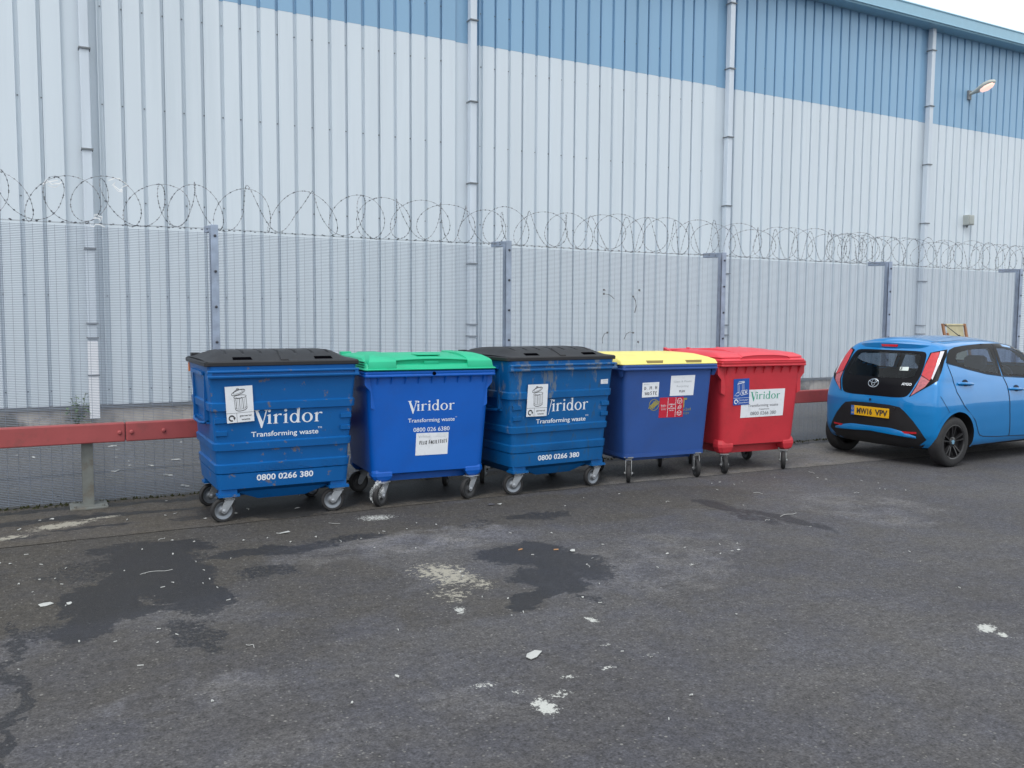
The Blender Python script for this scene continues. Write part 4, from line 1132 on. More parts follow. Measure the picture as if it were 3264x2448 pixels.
# ------------------------------------------------------------------ parked blue hatchback
def ip(x,xs,ys): return np.interp(x,xs,ys)
def sm(a,lo,hi):
    t=np.clip((a-lo)/(hi-lo),0,1); return t*t*(3-2*t)
def carF(x,y,z):
    ay=np.sqrt(y*y+1e-6)
    # half width in plan, by height
    W=ip(x,[-.6,-.45,-.25,0,.3,.7,1.2,2.0,2.4,2.7,2.85,3.0],[.69,.745,.785,.803,.803,.795,.792,.797,.80,.775,.72,.60])
    g=ip(z,[.1,.2,.28,.40,.55,.70,.82,.92,.98],[-.09,-.055,-.025,-.008,0,0,-.012,-.03,-.048])
    belt=ip(x,[-.5,-.2,.3,1,2],[1.02,1.01,1.0,.96,.94])
    tum=np.maximum(z-belt,0)
    tum=np.sqrt(tum*tum+.0016)-.04
    f1=(ay-(W+g-tum*.41))*.93
    xr=ip(z,[.15,.25,.36,.48,.62,.74,.82,.95,1.1,1.25,1.36,1.5],[-.30,-.375,-.42,-.43,-.435,-.432,-.412,-.375,-.285,-.185,-.10,.0])
    f2=(xr+.20*y*y+.13*y**6-x)*.9
    xf=ip(z,[.15,.3,.5,.65,.78,.9],[2.78,2.88,2.9,2.87,2.78,2.6])
    f3=(x-(xf-.35*y*y))*.9
    zt=ip(x,[-.45,-.15,.1,.5,.85,1.1,1.3,1.5,1.65,1.8,2.0,2.15,2.25,2.5,2.75,2.95],[1.42,1.455,1.483,1.502,1.503,1.492,1.475,1.445,1.40,1.31,1.15,1.04,1.0,.935,.84,.70])
    f4=(z-(zt-.075*(y/.6)**2*sm(zt,.9,1.4)-.03*y*y))*np.where(zt>1.42,1,.85)
    f5=(.19+.0*x-z)
    k=.022
    f=np.stack([f1/k,f2/k,f3/k,f4/k,f5/k])
    m=f.max(0)
    return k*(m+np.log(np.exp(f-m).sum(0)))
def march(o,d,t1=3.0,n=400):
    # first root along rays o+d*t from outside
    o=np.atleast_2d(o);d=np.atleast_2d(d)
    ts=np.linspace(0,t1,n)
    P=o[:,None,:]+d[:,None,:]*ts[None,:,None]
    f=carF(P[...,0],P[...,1],P[...,2])
    ins=f<0
    i=np.argmax(ins,1); hit=ins.any(1)
    lo=ts[np.maximum(i-1,0)];hi=ts[i]
    for _ in range(25):
        m=(lo+hi)/2;q=o+d*m[:,None];fm=carF(q[:,0],q[:,1],q[:,2])
        hi=np.where(fm<0,m,hi);lo=np.where(fm<0,lo,m)
    return o+d*hi[:,None],hit

M['car_blue'] = mat('blue_car_paint', (0.0005, 0.190, 0.505), 0.32, 0.15, var=0.03, coat=1.0, spec=.3, dirt=(0.01, .17, .45), dirt_amt=.25, dirt_scale=3, dirt_lo=.5, dirt_hi=.9)
M['car_black'] = mat('gloss_black', (0.005, 0.005, 0.007), 0.3, var=.1, coat=.0, spec=.12)
M['car_plastic'] = mat('black_trim', (0.016, 0.016, 0.018), 0.5, var=.15, spec=.3)
M['seam'] = mat('panel_gap', (0.004, 0.02, 0.05), 0.7)
M['lens_red'] = mat('red_lens', (0.50, 0.012, 0.022), 0.12, var=.15, scale=30, coat=.8)
M['lens_pink'] = mat('pale_red_lens', (0.42, 0.10, 0.12), 0.15, var=.3, scale=40, coat=.8)
M['lens_clear'] = mat('clear_lens', (0.62, 0.60, 0.66), 0.10, var=.08, coat=1.0)
M['chrome'] = mat('chrome', (0.75, 0.76, 0.78), 0.14, 1.0, var=.05)
M['plate_y'] = mat('yellow_plate', (0.72, 0.40, 0.015), 0.35, var=.03)
M['seat'] = mat('seat_cloth', (0.035, 0.036, 0.042), 0.85, var=.2, scale=20)
M['alloy'] = mat('black_alloy', (0.016, 0.016, 0.018), 0.3, var=.2, coat=.15)
M['cap_blue'] = mat('hub_cap_badge', (0.22, 0.42, 0.58), 0.25, .4)
M['mirror_pane'] = mat('white_sticker', (.55, .62, .60), .4)
def glass_mat(name, tint, fac):
    m_ = bpy.data.materials.new(name); m_.use_nodes = True
    n, lk = nodes_of(m_)
    n.remove(n['Principled BSDF'])
    o = n['Material Output']
    tr = n.new('ShaderNodeBsdfTransparent'); tr.inputs['Color'].default_value = (*tint, 1)
    gl = n.new('ShaderNodeBsdfGlossy'); gl.inputs['Roughness'].default_value = 0.01; gl.inputs['Color'].default_value = (0.9, 0.95, 1, 1)
    fr = n.new('ShaderNodeFresnel'); fr.inputs['IOR'].default_value = 1.5
    ad = math2(n, lk, 'MULTIPLY_ADD', fr.outputs['Fac'], 0.55); ad.node.inputs[2].default_value = fac
    mx = n.new('ShaderNodeMixShader'); lk(ad, mx.inputs['Fac']); lk(tr.outputs[0], mx.inputs[1]); lk(gl.outputs[0], mx.inputs[2])
    lk(mx.outputs[0], o.inputs['Surface'])
    return m_
M['glass_rear'] = glass_mat('rear_glass', (0.62, 0.66, 0.66), .0)
M['glass_side'] = glass_mat('side_glass', (0.58, 0.68, 0.84), .0)

car = thing('parked_car', 'small bright blue hatchback with black tailgate parked beyond the red bin', 'car', (9.15, 7.07, 0), R(2))

def inside(p, poly):
    x, y = p; c = False
    n = len(poly); j = n-1
    for i in range(n):
        xi, yi = poly[i]; xj, yj = poly[j]
        if (yi > y) != (yj > y) and x < (xj-xi)*(y-yi)/(yj-yi)+xi: c = not c
        j = i
    return c
def inside_np(X, Y, poly):
    c = np.zeros(X.shape, bool); n = len(poly); j = n-1
    for i in range(n):
        xi, yi = poly[i]; xj, yj = poly[j]
        k = ((yi > Y) != (yj > Y)) & (X < (xj-xi)*(Y-yi)/((yj-yi) if yj != yi else 1e-9)+xi)
        c ^= k; j = i
    return c
def dense(poly, sp):
    out = []
    for i in range(len(poly)):
        a, b_ = Vector(poly[i]), Vector(poly[(i+1) % len(poly)])
        n = max(1, int((b_-a).length/sp+.5))
        out += [tuple(a.lerp(b_, k/n)) for k in range(n)]
    return out
def smooth_poly(poly, it=2):
    for _ in range(it):
        out = []
        for i in range(len(poly)):
            a, b_ = Vector(poly[i]), Vector(poly[(i+1) % len(poly)])
            out += [tuple(a*.8+b_*.2), tuple(a*.2+b_*.8)]
        poly = out
    return poly
def tri_fill(outer, holes, sp):
    V2, E2 = [], []
    for lp in [outer]+holes:
        d = dense(lp, sp); o = len(V2)
        V2 += d; E2 += [(o+i, o+(i+1) % len(d)) for i in range(len(d))]
    edge = np.array(V2)
    xs = [p[0] for p in outer]; ys = [p[1] for p in outer]
    gx, gy = np.meshgrid(np.arange(min(xs)+sp*.37, max(xs), sp), np.arange(min(ys)+sp*.37, max(ys), sp))
    gx, gy = gx.ravel(), gy.ravel()
    ok = inside_np(gx, gy, outer)
    for h in holes: ok &= ~inside_np(gx, gy, h)
    G = np.stack([gx[ok], gy[ok]], 1)
    if len(G):
        dd = np.sqrt(((G[:, None, :]-edge[None])**2).sum(-1)).min(1)
        V2 += [tuple(p) for p in G[dd > sp*.45]]
    vo, _, fo = delaunay_2d_cdt([Vector(p) for p in V2], E2, [], 0, 1e-6)[:3]
    fs = []
    for f in fo:
        c = (sum(vo[i].x for i in f)/len(f), sum(vo[i].y for i in f)/len(f))
        if inside(c, outer) and not any(inside(c, h) for h in holes): fs.append(tuple(f))
    return [tuple(v) for v in vo], fs
LE = np.array([0.66, -0.75]); LD = np.array([0.75, 0.66])
def rays(pts, dirn, side=-1):
    P = np.array(pts, float)
    z = np.zeros(len(P))
    if dirn == 'rear': return np.stack([z-1.5, P[:, 0], P[:, 1]], 1), np.tile([1., 0, 0], (len(P), 1))
    if dirn == 'front': return np.stack([z+4.2, P[:, 0], P[:, 1]], 1), np.tile([-1., 0, 0], (len(P), 1))
    if dirn == 'top': return np.stack([P[:, 0], P[:, 1], z+2.5], 1), np.tile([0., 0, -1], (len(P), 1))
    if dirn == 'side': return np.stack([P[:, 0], z+side*2, P[:, 1]], 1), np.tile([0., -side, 0], (len(P), 1))
    if dirn == 'lamp':
        o = np.stack([P[:, 0]*LE[0]-1.6*LD[0], P[:, 0]*LE[1]-1.6*LD[1], P[:, 1]], 1); d = np.tile([LD[0], LD[1], 0.], (len(P), 1))
        if side > 0: o[:, 1] *= -1; d[:, 1] *= -1
        return o, d
def onto(pts, dirn, off=0.0, side=-1):
    o, d = rays(pts, dirn, side)
    q, h = march(o, d, 3.4, 700)
    e = 1e-3
    g = np.stack([carF(q[:, 0]+e, q[:, 1], q[:, 2])-carF(q[:, 0]-e, q[:, 1], q[:, 2]), carF(q[:, 0], q[:, 1]+e, q[:, 2])-carF(q[:, 0], q[:, 1]-e, q[:, 2]), carF(q[:, 0], q[:, 1], q[:, 2]+e)-carF(q[:, 0], q[:, 1], q[:, 2]-e)], 1)
    g /= np.linalg.norm(g, axis=1)[:, None]+1e-9
    return q+g*off
def patch(mb, outer, dirn, off, holes=(), sp=.03, side=-1, mi=0):
    v, f = tri_fill(list(outer), [list(h) for h in holes], sp)
    q = onto(v, dirn, off, side)
    mb.add([tuple(map(float, p)) for p in q], f, mi)
def gap(mb, pts, dirn, w=.006, off=.004, side=-1, mi=0, closed=False, sp=.03):
    P = [Vector(p) for p in pts]; D = []
    for i in range(len(P)-(0 if closed else 1)):
        a, b_ = P[i], P[(i+1) % len(P)]
        n = max(1, int((b_-a).length/sp)); D += [a.lerp(b_, k/n) for k in range(n)]
    if not closed: D.append(P[-1])
    tmp = MB(); tmp.ribbon(D, w, lambda a, c: (a, c), closed=closed)
    q = onto(tmp.v, dirn, off, side)
    mb.add([tuple(map(float, p)) for p in q], tmp.f, mi)
mir = lambda poly: [(-a, b_) for a, b_ in poly]

half = [(0, 1.325), (.30, 1.325), (.455, 1.318), (.492, 1.28), (.515, 1.17), (.528, 1.03), (.475, .86), (.43, .80), (.33, .785), (0, .787)]
HATCH = half + mir(half)[::-1][1:-1]
hg = [(0, 1.298), (.25, 1.297), (.405, 1.290), (.435, 1.262), (.455, 1.17), (.465, 1.08), (.452, 1.035), (.40, 1.012), (0, 1.003)]
HGLASS = hg + mir(hg)[::-1][1:-1]
SIDE_R = [(.03, 1.300), (.10, 1.345), (.215, 1.372), (.40, 1.388), (.58, 1.397), (.80, 1.406), (1.015, 1.408), (1.012, 1.27), (1.003, 1.026), (.70, 1.058), (.32, 1.125), (.145, 1.163), (-.04, 1.200), (.0, 1.26)]
SIDE_F = [(1.019, 1.408), (1.25, 1.405), (1.48, 1.385), (1.66, 1.335), (1.86, 1.19), (2.04, 1.06), (2.05, 1.02), (1.95, .995), (1.477, .997), (1.03, 1.023), (1.016, 1.27)]
GL_R = [(.215, 1.300), (.33, 1.322), (.50, 1.343), (.90, 1.358), (.935, 1.33), (.968, 1.075), (.95, 1.058), (.67, 1.081), (.33, 1.147), (.165, 1.205), (.15, 1.23)]
GL_F = [(1.09, 1.360), (1.25, 1.360), (1.45, 1.342), (1.60, 1.298), (1.78, 1.17), (1.90, 1.08), (1.92, 1.035), (1.47, 1.022), (1.10, 1.045), (1.075, 1.07)]
WS = [(-.56, 1.12), (0, 1.10), (.56, 1.12), (.50, 1.36), (.40, 1.40), (-.40, 1.40), (-.50, 1.36)]
GL_W = [(-.52, 1.15), (0, 1.135), (.52, 1.15), (.46, 1.345), (.38, 1.375), (-.38, 1.375), (-.46, 1.345)]
ARC, ARC2, ARR = .070, 2.385, .345

# body shell: rays from an inner spine out to the car's surface
def shell():
    nx, ny, nz_ = 150, 64, 44
    pts, idx = [], {}
    def key(i, j, k):
        q = (i, j, k)
        if q not in idx:
            idx[q] = len(pts); pts.append((-.45+3.45*i/nx, -.85+1.7*j/ny, .12+1.42*k/nz_))
        return idx[q]
    fs = []
    for i in range(nx):
        for j in range(ny):
            fs.append((key(i, j, 0), key(i, j+1, 0), key(i+1, j+1, 0), key(i+1, j, 0)))
            fs.append((key(i, j, nz_), key(i+1, j, nz_), key(i+1, j+1, nz_), key(i, j+1, nz_)))
    for i in range(nx):
        for k in range(nz_):
            fs.append((key(i, 0, k), key(i+1, 0, k), key(i+1, 0, k+1), key(i, 0, k+1)))
            fs.append((key(i, ny, k), key(i, ny, k+1), key(i+1, ny, k+1), key(i+1, ny, k)))
    for j in range(ny):
        for k in range(nz_):
            fs.append((key(0, j, k), key(0, j, k+1), key(0, j+1, k+1), key(0, j+1, k)))
            fs.append((key(nx, j, k), key(nx, j+1, k), key(nx, j+1, k+1), key(nx, j, k+1)))
    P = np.array(pts)
    c = np.stack([np.clip(P[:, 0], .35, 2.3), np.zeros(len(P)), np.full(len(P), .72)], 1)
    c[:, 2] = np.where(c[:, 0] > 1.6, .72-.18*(c[:, 0]-1.6), .72)
    d = P-c; d /= np.linalg.norm(d, axis=1)[:, None]
    lo, hi = np.zeros(len(P)), np.full(len(P), 3.0)
    for _ in range(34):
        m_ = (lo+hi)/2; q = c+d*m_[:, None]
        s = carF(q[:, 0], q[:, 1], q[:, 2]) < 0
        lo = np.where(s, m_, lo); hi = np.where(s, hi, m_)
    return c+d*hi[:, None], fs
SV, SF = shell()
def holes_mask(Q):
    """vertices lying in a window or wheel opening"""
    h = (Q[:, 0] < .45) & inside_np(Q[:, 1], Q[:, 2], HGLASS) & (Q[:, 0] < .1)
    h |= (np.abs(Q[:, 1]) > .45) & (Q[:, 2] > .98) & inside_np(Q[:, 0], Q[:, 2], GL_R)
    h |= (np.abs(Q[:, 1]) > .45) & (Q[:, 2] > .98) & inside_np(Q[:, 0], Q[:, 2], GL_F)
    h |= (Q[:, 0] > 1.0) & (Q[:, 2] > 1.08) & inside_np(Q[:, 1], Q[:, 2], GL_W)
    for ax in (ARC, ARC2):
        h |= (np.abs(Q[:, 1]) > .60) & ((Q[:, 0]-ax)**2+(Q[:, 2]-.305)**2 < ARR**2)
    return h
hm = holes_mask(SV)
fs = [f for f in SF if not any(hm[i] for i in f)]
b = MB(); b.add([tuple(map(float, p)) for p in SV], fs)
for i, f in enumerate(b.f):
    p = SV[list(f)]
    if p[:, 2].max() < .24: b.mi[i] = 1
body = obj('body', b, [M['car_blue'], M['car_plastic']], car, smooth=60)
# dark cabin lining, set in from the shell
e = 1e-3
gr_ = np.stack([carF(SV[:, 0]+e, SV[:, 1], SV[:, 2])-carF(SV[:, 0]-e, SV[:, 1], SV[:, 2]), carF(SV[:, 0], SV[:, 1]+e, SV[:, 2])-carF(SV[:, 0], SV[:, 1]-e, SV[:, 2]), carF(SV[:, 0], SV[:, 1], SV[:, 2]+e)-carF(SV[:, 0], SV[:, 1], SV[:, 2]-e)], 1)
gr_ /= np.linalg.norm(gr_, axis=1)[:, None]+1e-9
IN = SV-gr_*.035
b = MB(); b.add([tuple(map(float, p)) for p in IN], [f for f in fs if SV[list(f)][:, 2].min() > .75])
b.box(-.25, 2.3, -.62, .62, .40, .76)
obj('cabin_lining', b, M['seat'], car, normals=False)
for x, yc, top, w in ((.42, .32, .86, .58), (.42, -.32, .86, .58), (1.10, .34, 1.03, .46), (1.10, -.34, 1.03, .46)):
    b = MB(); b.loft([rrect(w/2, -.09, .09, .08, z_, 5) for z_ in (.60, .9, top-.08)] + [rrect(w/2-.04, -.06, .06, .05, top, 5)])
    for hx in (-.05, .05): b.tube([(hx, 0, top-.02), (hx, 0, top+.08)], .008)
    b.loft([rrect(.09, -.05, .05, .04, top+.05, 5), rrect(.135, -.06, .06, .05, top+.10, 5), rrect(.135, -.06, .06, .05, top+.19, 5), rrect(.09, -.04, .04, .03, top+.225, 5)])
    obj('seat', b, M['seat'], car, smooth=50, loc=(x, yc, 0), rot=(0, 0, R(90)))
b = MB(); b.tube([(1.62+.05*math.sin(t), -.34+.17*math.cos(t), .95+.16*math.sin(t)) for t in [k*2*math.pi/24 for k in range(24)]], .014, 8, closed=True)
obj('steering_wheel', b, M['seat'], car, smooth=50)

# tailgate
b = MB(); patch(b, smooth_poly(HATCH, 1), 'rear', .004, [smooth_poly(HGLASS, 1)], .03)
tg = obj('tailgate', b, M['car_black'], car, smooth=50)
b = MB(); patch(b, smooth_poly(HGLASS, 1), 'rear', .003, [], .04); obj('rear_window', b, M['glass_rear'], tg, smooth=60)
def rear_fn(off): return lambda a, c, e=0.0: tuple(map(float, onto([(a, c)], 'rear', off+e)[0]))
b = MB()
f = rear_fn(.008)
b.ribbon(ell(.005, .932, .068, .047, 32), .0095, f, closed=True); b.ribbon(ell(.005, .940, .022, .040, 24), .008, rear_fn(.0085), closed=True); b.ribbon(ell(.005, .955, .046, .020, 24), .008, rear_fn(.009), closed=True)
obj('emblem', b, M['chrome'], tg, normals=False)
b = MB()
fb = lambda a, c, e=0.0: f(-a, c)          # text runs left to right seen from behind: towards -y
put_text(b, 'AYGO', .352, .468, .930, .026, fb, .03)
obj('badge', b, M['chrome'], tg, normals=False)
b = MB(); pl = [(-.255, 1.132), (-.358, 1.136), (-.368, 1.093), (-.264, 1.093)]
b.add([f(*p) for p in pl], [(0, 1, 2, 3)]); s5 = obj('window_sticker', b, M['mirror_pane'], tg, normals=False)
b = MB(); put_text(b, '5', .268, .290, 1.100, .028, lambda a, c, e=0.0: rear_fn(.010)(-a, c), .03); obj('lettering', b, M['ink_black'], s5, normals=False)
# spoiler with brake light
b = MB()
rg = []
for k in range(21):
    y = -.475+.95*k/20
    c_ = .24*y*y+.10*abs(y)**3
    ed = 1-.25*max(0, abs(y)-.40)/.075
    zt_ = 1.432-.10*y*y
    rg.append([(.10+c_, y, zt_+.028), (.0+c_, y, zt_+.012), (-.095*ed+c_, y, zt_-.008), (-.118*ed+c_, y, zt_-.020), (-.112*ed+c_, y, zt_-.075), (-.085*ed+c_, y, zt_-.088), (.0+c_, y, zt_-.098), (.10+c_, y, zt_-.05)])
b.loft(rg)
sp_ = obj('spoiler', b, M['car_blue'], car, smooth=38)
b = MB(); b.loft([[(-.122+.24*y*y, y, 1.395), (-.122+.24*y*y, y*.90, 1.367), (-.09, y*.90, 1.367), (-.09, y, 1.395)] for y in (-.115, 0, .115)]); obj('brake_light', b, M['lens_red'], sp_)

# tail lamps
def L2(p): return (p[0]*LE[0]+p[1]*LE[1], p[2])
LAMP = [L2(p) for p in [(-.07, -.505, 1.307), (-.036, -.560, 1.325), (.076, -.615, 1.349), (.012, -.652, 1.277), (-.049, -.669, 1.222), (-.13, -.690, 1.10), (-.197, -.698, 1.001), (-.3, -.583, .895), (-.362, -.455, .80), (-.317, -.506, .924), (-.262, -.523, 1.02), (-.169, -.512, 1.171)]]
RED = [L2(p) for p in [(-.065, -.520, 1.300), (-.026, -.592, 1.316), (-.126, -.622, 1.176), (-.221, -.632, 1.021), (-.240, -.626, .995), (-.252, -.535, 1.052), (-.165, -.520, 1.171)]]
LOWR = [L2(p) for p in [(-.255, -.535, 1.042), (-.243, -.628, .988), (-.285, -.595, .920), (-.350, -.472, .815), (-.312, -.515, .924)]]
CLR = [L2(p) for p in [(-.026, -.601, 1.321), (.006, -.622, 1.325), (-.143, -.650, 1.132), (-.226, -.651, 1.003), (-.221, -.634, 1.021), (-.126, -.625, 1.176)]]
for sd_ in (-1, 1):
    b = MB(); patch(b, LAMP, 'lamp', .006, [], .025, sd_); tl = obj('tail_lamp', b, M['car_black'], car, smooth=50)
    b = MB(); patch(b, RED, 'lamp', .012, [], .025, sd_); obj('red_lens', b, M['lens_red'], tl, smooth=50)
    b = MB(); patch(b, LOWR, 'lamp', .0105, [], .025, sd_); obj('pale_lens', b, M['lens_pink'], tl, smooth=50)
    b = MB(); patch(b, CLR, 'lamp', .0135, [], .025, sd_); obj('clear_lens', b, M['lens_clear'], tl, smooth=50)

# rear bumper
b = MB()
bh = [(0, .700), (.25, .694), (.375, .676), (.44, .625), (.53, .53), (.61, .42), (.675, .305), (.61, .235), (.56, .208), (0, .208)]
patch(b, bh + mir(bh)[::-1][1:-1], 'rear', .003, [], .03)
bm_ = obj('rear_bumper_trim', b, M['car_plastic'], car, smooth=50)
b = MB()
n_l = 25
lipr = []
for k in range(n_l):
    y = -.56+1.12*k/(n_l-1); q = abs(y)
    zt_ = .424 if q < .25 else .424-.30*(q-.25)**1.3
    zb_ = .345-.06*q
    x = float(onto([(y, max(zb_+.01, zt_-.02))], 'rear', 0)[0][0])
    lipr.append([(x+.06, y, zt_), (x-.004, y, zt_), (x-.012, y, zt_-.02), (x-.008, y, min(zt_-.021, zb_+.02)), (x+.03, y, min(zt_-.022, zb_)), (x+.06, y, min(zt_-.022, zb_))])
b.loft(lipr); obj('bumper_lip', b, M['car_blue'], bm_, smooth=45)
for sd_ in (-1, 1):
    b = MB(); patch(b, [(sd_*.405, .400), (sd_*.57, .405), (sd_*.57, .384), (sd_*.44, .376)], 'rear', .012); obj('reflector', b, M['lens_red'], bm_)
b = MB(); b.box(-.445, -.436, -.262, .262, .534, .648); npl = obj('number_plate', b, M['plate_y'], bm_, bevel=.002)
b = MB(); b.box(-.4465, -.4455, .216, .262, .534, .648); obj('plate_band', b, mat('plate_blue', (.02, .12, .45), .4), npl)
b = MB()
pf = lambda a, c, e=0.0: (-.4472, -a, c)
put_text(b, 'MW16', -.180, .035, .557, .066, pf, .035); put_text(b, 'VPV', .075, .245, .557, .066, pf, .035)
obj('lettering', b, M['ink_black'], npl, normals=False)
b = MB(); put_text(b, 'GB', -.253, -.225, .552, .018, lambda a, c, e=0.0: (-.4474, -a, c), .02); b.ribbon(ell(-.239, .612, .013, .013, 12), .004, lambda a, c, e=0.0: (-.4474, -a, c), closed=True)
obj('lettering', b, mat('gold_print', (.6, .5, .1), .5), npl, normals=False)
b = MB(); b.lathe([(.014, -.440), (.013, -.446), (.006, -.447)], 14, 'x', (0, -.0, .739)); obj('sensor', b, M['car_plastic'], car)
b = MB(); b.lathe([(.016, -.442), (.014, -.45), (.008, -.45)], 14, 'x', (0, -.325, .66)); obj('plate_lamp', b, M['car_plastic'], bm_)

# doors, side windows, arches
RD = [(-.030, 1.190), (-.015, 1.066), (.042, .864), (.174, .700), (.406, .517), (.482, .383), (.53, .340), (.60, .322), (.888, .300), (1.152, .292), (1.105, .585), (1.09, .765), (1.07, .895), (1.022, 1.018), (.70, 1.052), (.32, 1.119), (.145, 1.157)]
FD = [(1.030, 1.015), (1.078, .895), (1.098, .765), (1.113, .585), (1.160, .292), (1.5, .280), (1.98, .272), (2.03, .40), (2.02, .70), (1.95, .985), (1.85, .988), (1.477, .990)]
for sd_ in (-1, 1):
    for nm, DP, SW, GW, hx, hz in (('rear', RD, SIDE_R, GL_R, .225, .957), ('front', FD, SIDE_F, GL_F, 1.255, .862)):
        b = MB(); patch(b, DP, 'side', .0015, [], .04, sd_)
        gap(b, DP, 'side', .009, .0030, sd_, 1, True)
        d_ = obj('door', b, [M['car_blue'], M['seam']], car, smooth=50, normals=False)
        b = MB(); patch(b, SW, 'side', .0035, [GW], .035, sd_); obj('window_frame', b, M['car_black'], d_, smooth=50)
        b = MB(); patch(b, GW, 'side', .0025, [], .05, sd_); obj('window_pane', b, M['glass_side'], d_, smooth=60)
        yb = float(onto([(hx, hz)], 'side', 0, sd_)[0][1])
        b = MB()
        b.tube([(hx-.135, yb-sd_*.004, hz+.006), (hx-.12, yb+sd_*.022, hz+.006), (hx-.05, yb+sd_*.034, hz+.004), (hx+.05, yb+sd_*.034, hz-.002), (hx+.115, yb+sd_*.022, hz-.008), (hx+.135, yb-sd_*.004, hz-.010)], [.012, .017, .017, .017, .017, .012], 10)
        obj('handle', b, M['car_blue'], d_, smooth=60)
        b = MB(); patch(b, [(hx+p[0], hz+p[1]) for p in ell(0, .008, .062, .040, 20)], 'side', .0032, [], .03, sd_); obj('handle_recess', b, M['seam'], d_)
    for ax in (ARC, ARC2):
        b = MB()
        an = [R(a) for a in range(-16, 197, 6)]
        patch(b, [(ax+(ARR+.03)*math.cos(a), .305+(ARR+.03)*math.sin(a)) for a in an] + [(ax+(ARR-.012)*math.cos(a), .305+(ARR-.012)*math.sin(a)) for a in an[::-1]], 'side', .004, [], .03, sd_)
        obj('wheel_arch', b, M['car_blue'], car, smooth=50)
        b = MB()
        rim_o = onto([(ax+(ARR-.010)*math.cos(a), .305+(ARR-.010)*math.sin(a)) for a in an], 'side', .0035, sd_)
        N_ = len(an)
        b.add([tuple(map(float, p)) for p in rim_o] + [(float(p[0]), sd_*.44, float(p[2])) for p in rim_o], [(i, i+1, i+1+N_, i+N_) for i in range(N_-1)] + [tuple(range(N_, 2*N_))])
        obj('wheel_well', b, M['car_plastic'], car, normals=False)
    b = MB(); gap(b, [(-.237, .826), (-.186, .749), (-.127, .675), (-.10, .64)], 'side', .005, .003, sd_) ; obj('bumper_gap', b, M['seam'], car, normals=False)
    b = MB(); c0 = float(onto([(1.95, 1.03)], 'side', 0, sd_)[0][1])
    b.loft([[(1.89, c0+sd_*.03, .98), (1.97, c0+sd_*.03, .98), (1.97, c0+sd_*.03, 1.08), (1.89, c0+sd_*.03, 1.08)], [(1.87, c0+sd_*.17, .97), (2.0, c0+sd_*.17, .97), (1.97, c0+sd_*.17, 1.11), (1.89, c0+sd_*.17, 1.11)]])
    obj('wing_mirror', b, M['car_black'], car, bevel=.02, bseg=3)
b = MB(); gap(b, [(.02, -.45), (.30, -.475), (.9, -.47), (1.35, -.47)], 'top', .007, .002); gap(b, [(.02, .45), (.30, .475), (.9, .47), (1.35, .47)], 'top', .007, .002)
obj('roof_seam', b, M['seam'], car, normals=False)
b = MB(); patch(b, WS, 'front', .004, [GL_W], .04); wf = obj('windscreen_frame', b, M['car_black'], car, smooth=50)
b = MB(); patch(b, GL_W, 'front', .003, [], .06); obj('windscreen', b, M['glass_side'], wf, smooth=60)
for sd_ in (-1, 1):
    b = MB(); patch(b, [(sd_*.40, .66), (sd_*.64, .70), (sd_*.62, .80), (sd_*.46, .74)], 'front', .004); obj('headlight', b, M['lens_clear'], car, smooth=50)
b = MB(); patch(b, [(-.52, .32), (.52, .32), (.42, .54), (-.42, .54)], 'front', .004); obj('grille', b, M['car_plastic'], car, smooth=50)
zr_ = float(onto([(1.28, 0)], 'top', 0)[0][2])
b = MB(); b.tube([(1.29, -.0, zr_-.01), (1.27, 0, zr_+.018)], [.022, .012], 10); b.tube([(1.27, 0, zr_+.012), (.93, 0, 1.645)], [.0055, .0035], 6); obj('aerial', b, M['car_plastic'], car)

def wheel(x, y, sd_):
    b = MB(); w = .082
    b.lathe([(.195, -w*.85), (.205, -w*.98), (.24, -w*1.02), (.272, -w*.92), (.287, -w*.72), (.29, -w*.3), (.29, w*.3), (.287, w*.72), (.272, w*.92), (.24, w*1.02), (.205, w*.98), (.195, w*.85)], 48, 'y', ring=True)
    wh = obj('wheel', b, M['rubber'], car, smooth=40, loc=(x, y, .29))
    b = MB()
    s = sd_
    b.lathe([(.197, s*w*.86), (.205, s*w*.93), (.196, s*w*.96), (.184, s*w*.86), (.178, s*w*.2), (.10, s*w*.05), (.01, s*w*.05)], 40, 'y', caps=False)
    for k in range(5):
        for dlt in (-.17, .17):
            a = 2*math.pi*k/5+math.pi/2
            def pt(r_, t_, d_): return (r_*math.cos(a+t_), s*d_, r_*math.sin(a+t_))
            b.loft([[pt(.045, dlt*1.1-.16, w*.62), pt(.045, dlt*1.1+.16, w*.62), pt(.045, dlt*1.1+.16, w*.3), pt(.045, dlt*1.1-.16, w*.3)],
                    [pt(.12, dlt-.065, w*.80), pt(.12, dlt+.065, w*.80), pt(.12, dlt+.08, w*.4), pt(.12, dlt-.08, w*.4)],
                    [pt(.188, dlt*1.05-.055, w*.88), pt(.188, dlt*1.05+.055, w*.88), pt(.188, dlt*1.05+.07, w*.5), pt(.188, dlt*1.05-.07, w*.5)]])
    b.lathe([(.060, s*w*.3), (.058, s*w*.68), (.045, s*w*.74), (.0, s*w*.74)], 20, 'y')
    rm = obj('rim', b, M['alloy'], wh, smooth=30)
    b = MB(); b.lathe([(.026, s*w*.7), (.025, s*w*.80), (.0, s*w*.81)], 16, 'y'); obj('hub_cap', b, M['cap_blue'], wh, smooth=40)
    for k in range(4):
        a = 2*math.pi*k/4+.4; b = MB(); b.lathe([(.009, s*w*.7), (.008, s*w*.82), (.0, s*w*.83)], 6, 'y', (.043*math.cos(a), 0, .043*math.sin(a))); obj('wheel_nut', b, M['alloy'], wh)
for x, y in ((.02, -.715), (.02, .715), (2.35, -.71), (2.35, .71)): wheel(x, y, -1 if y < 0 else 1)
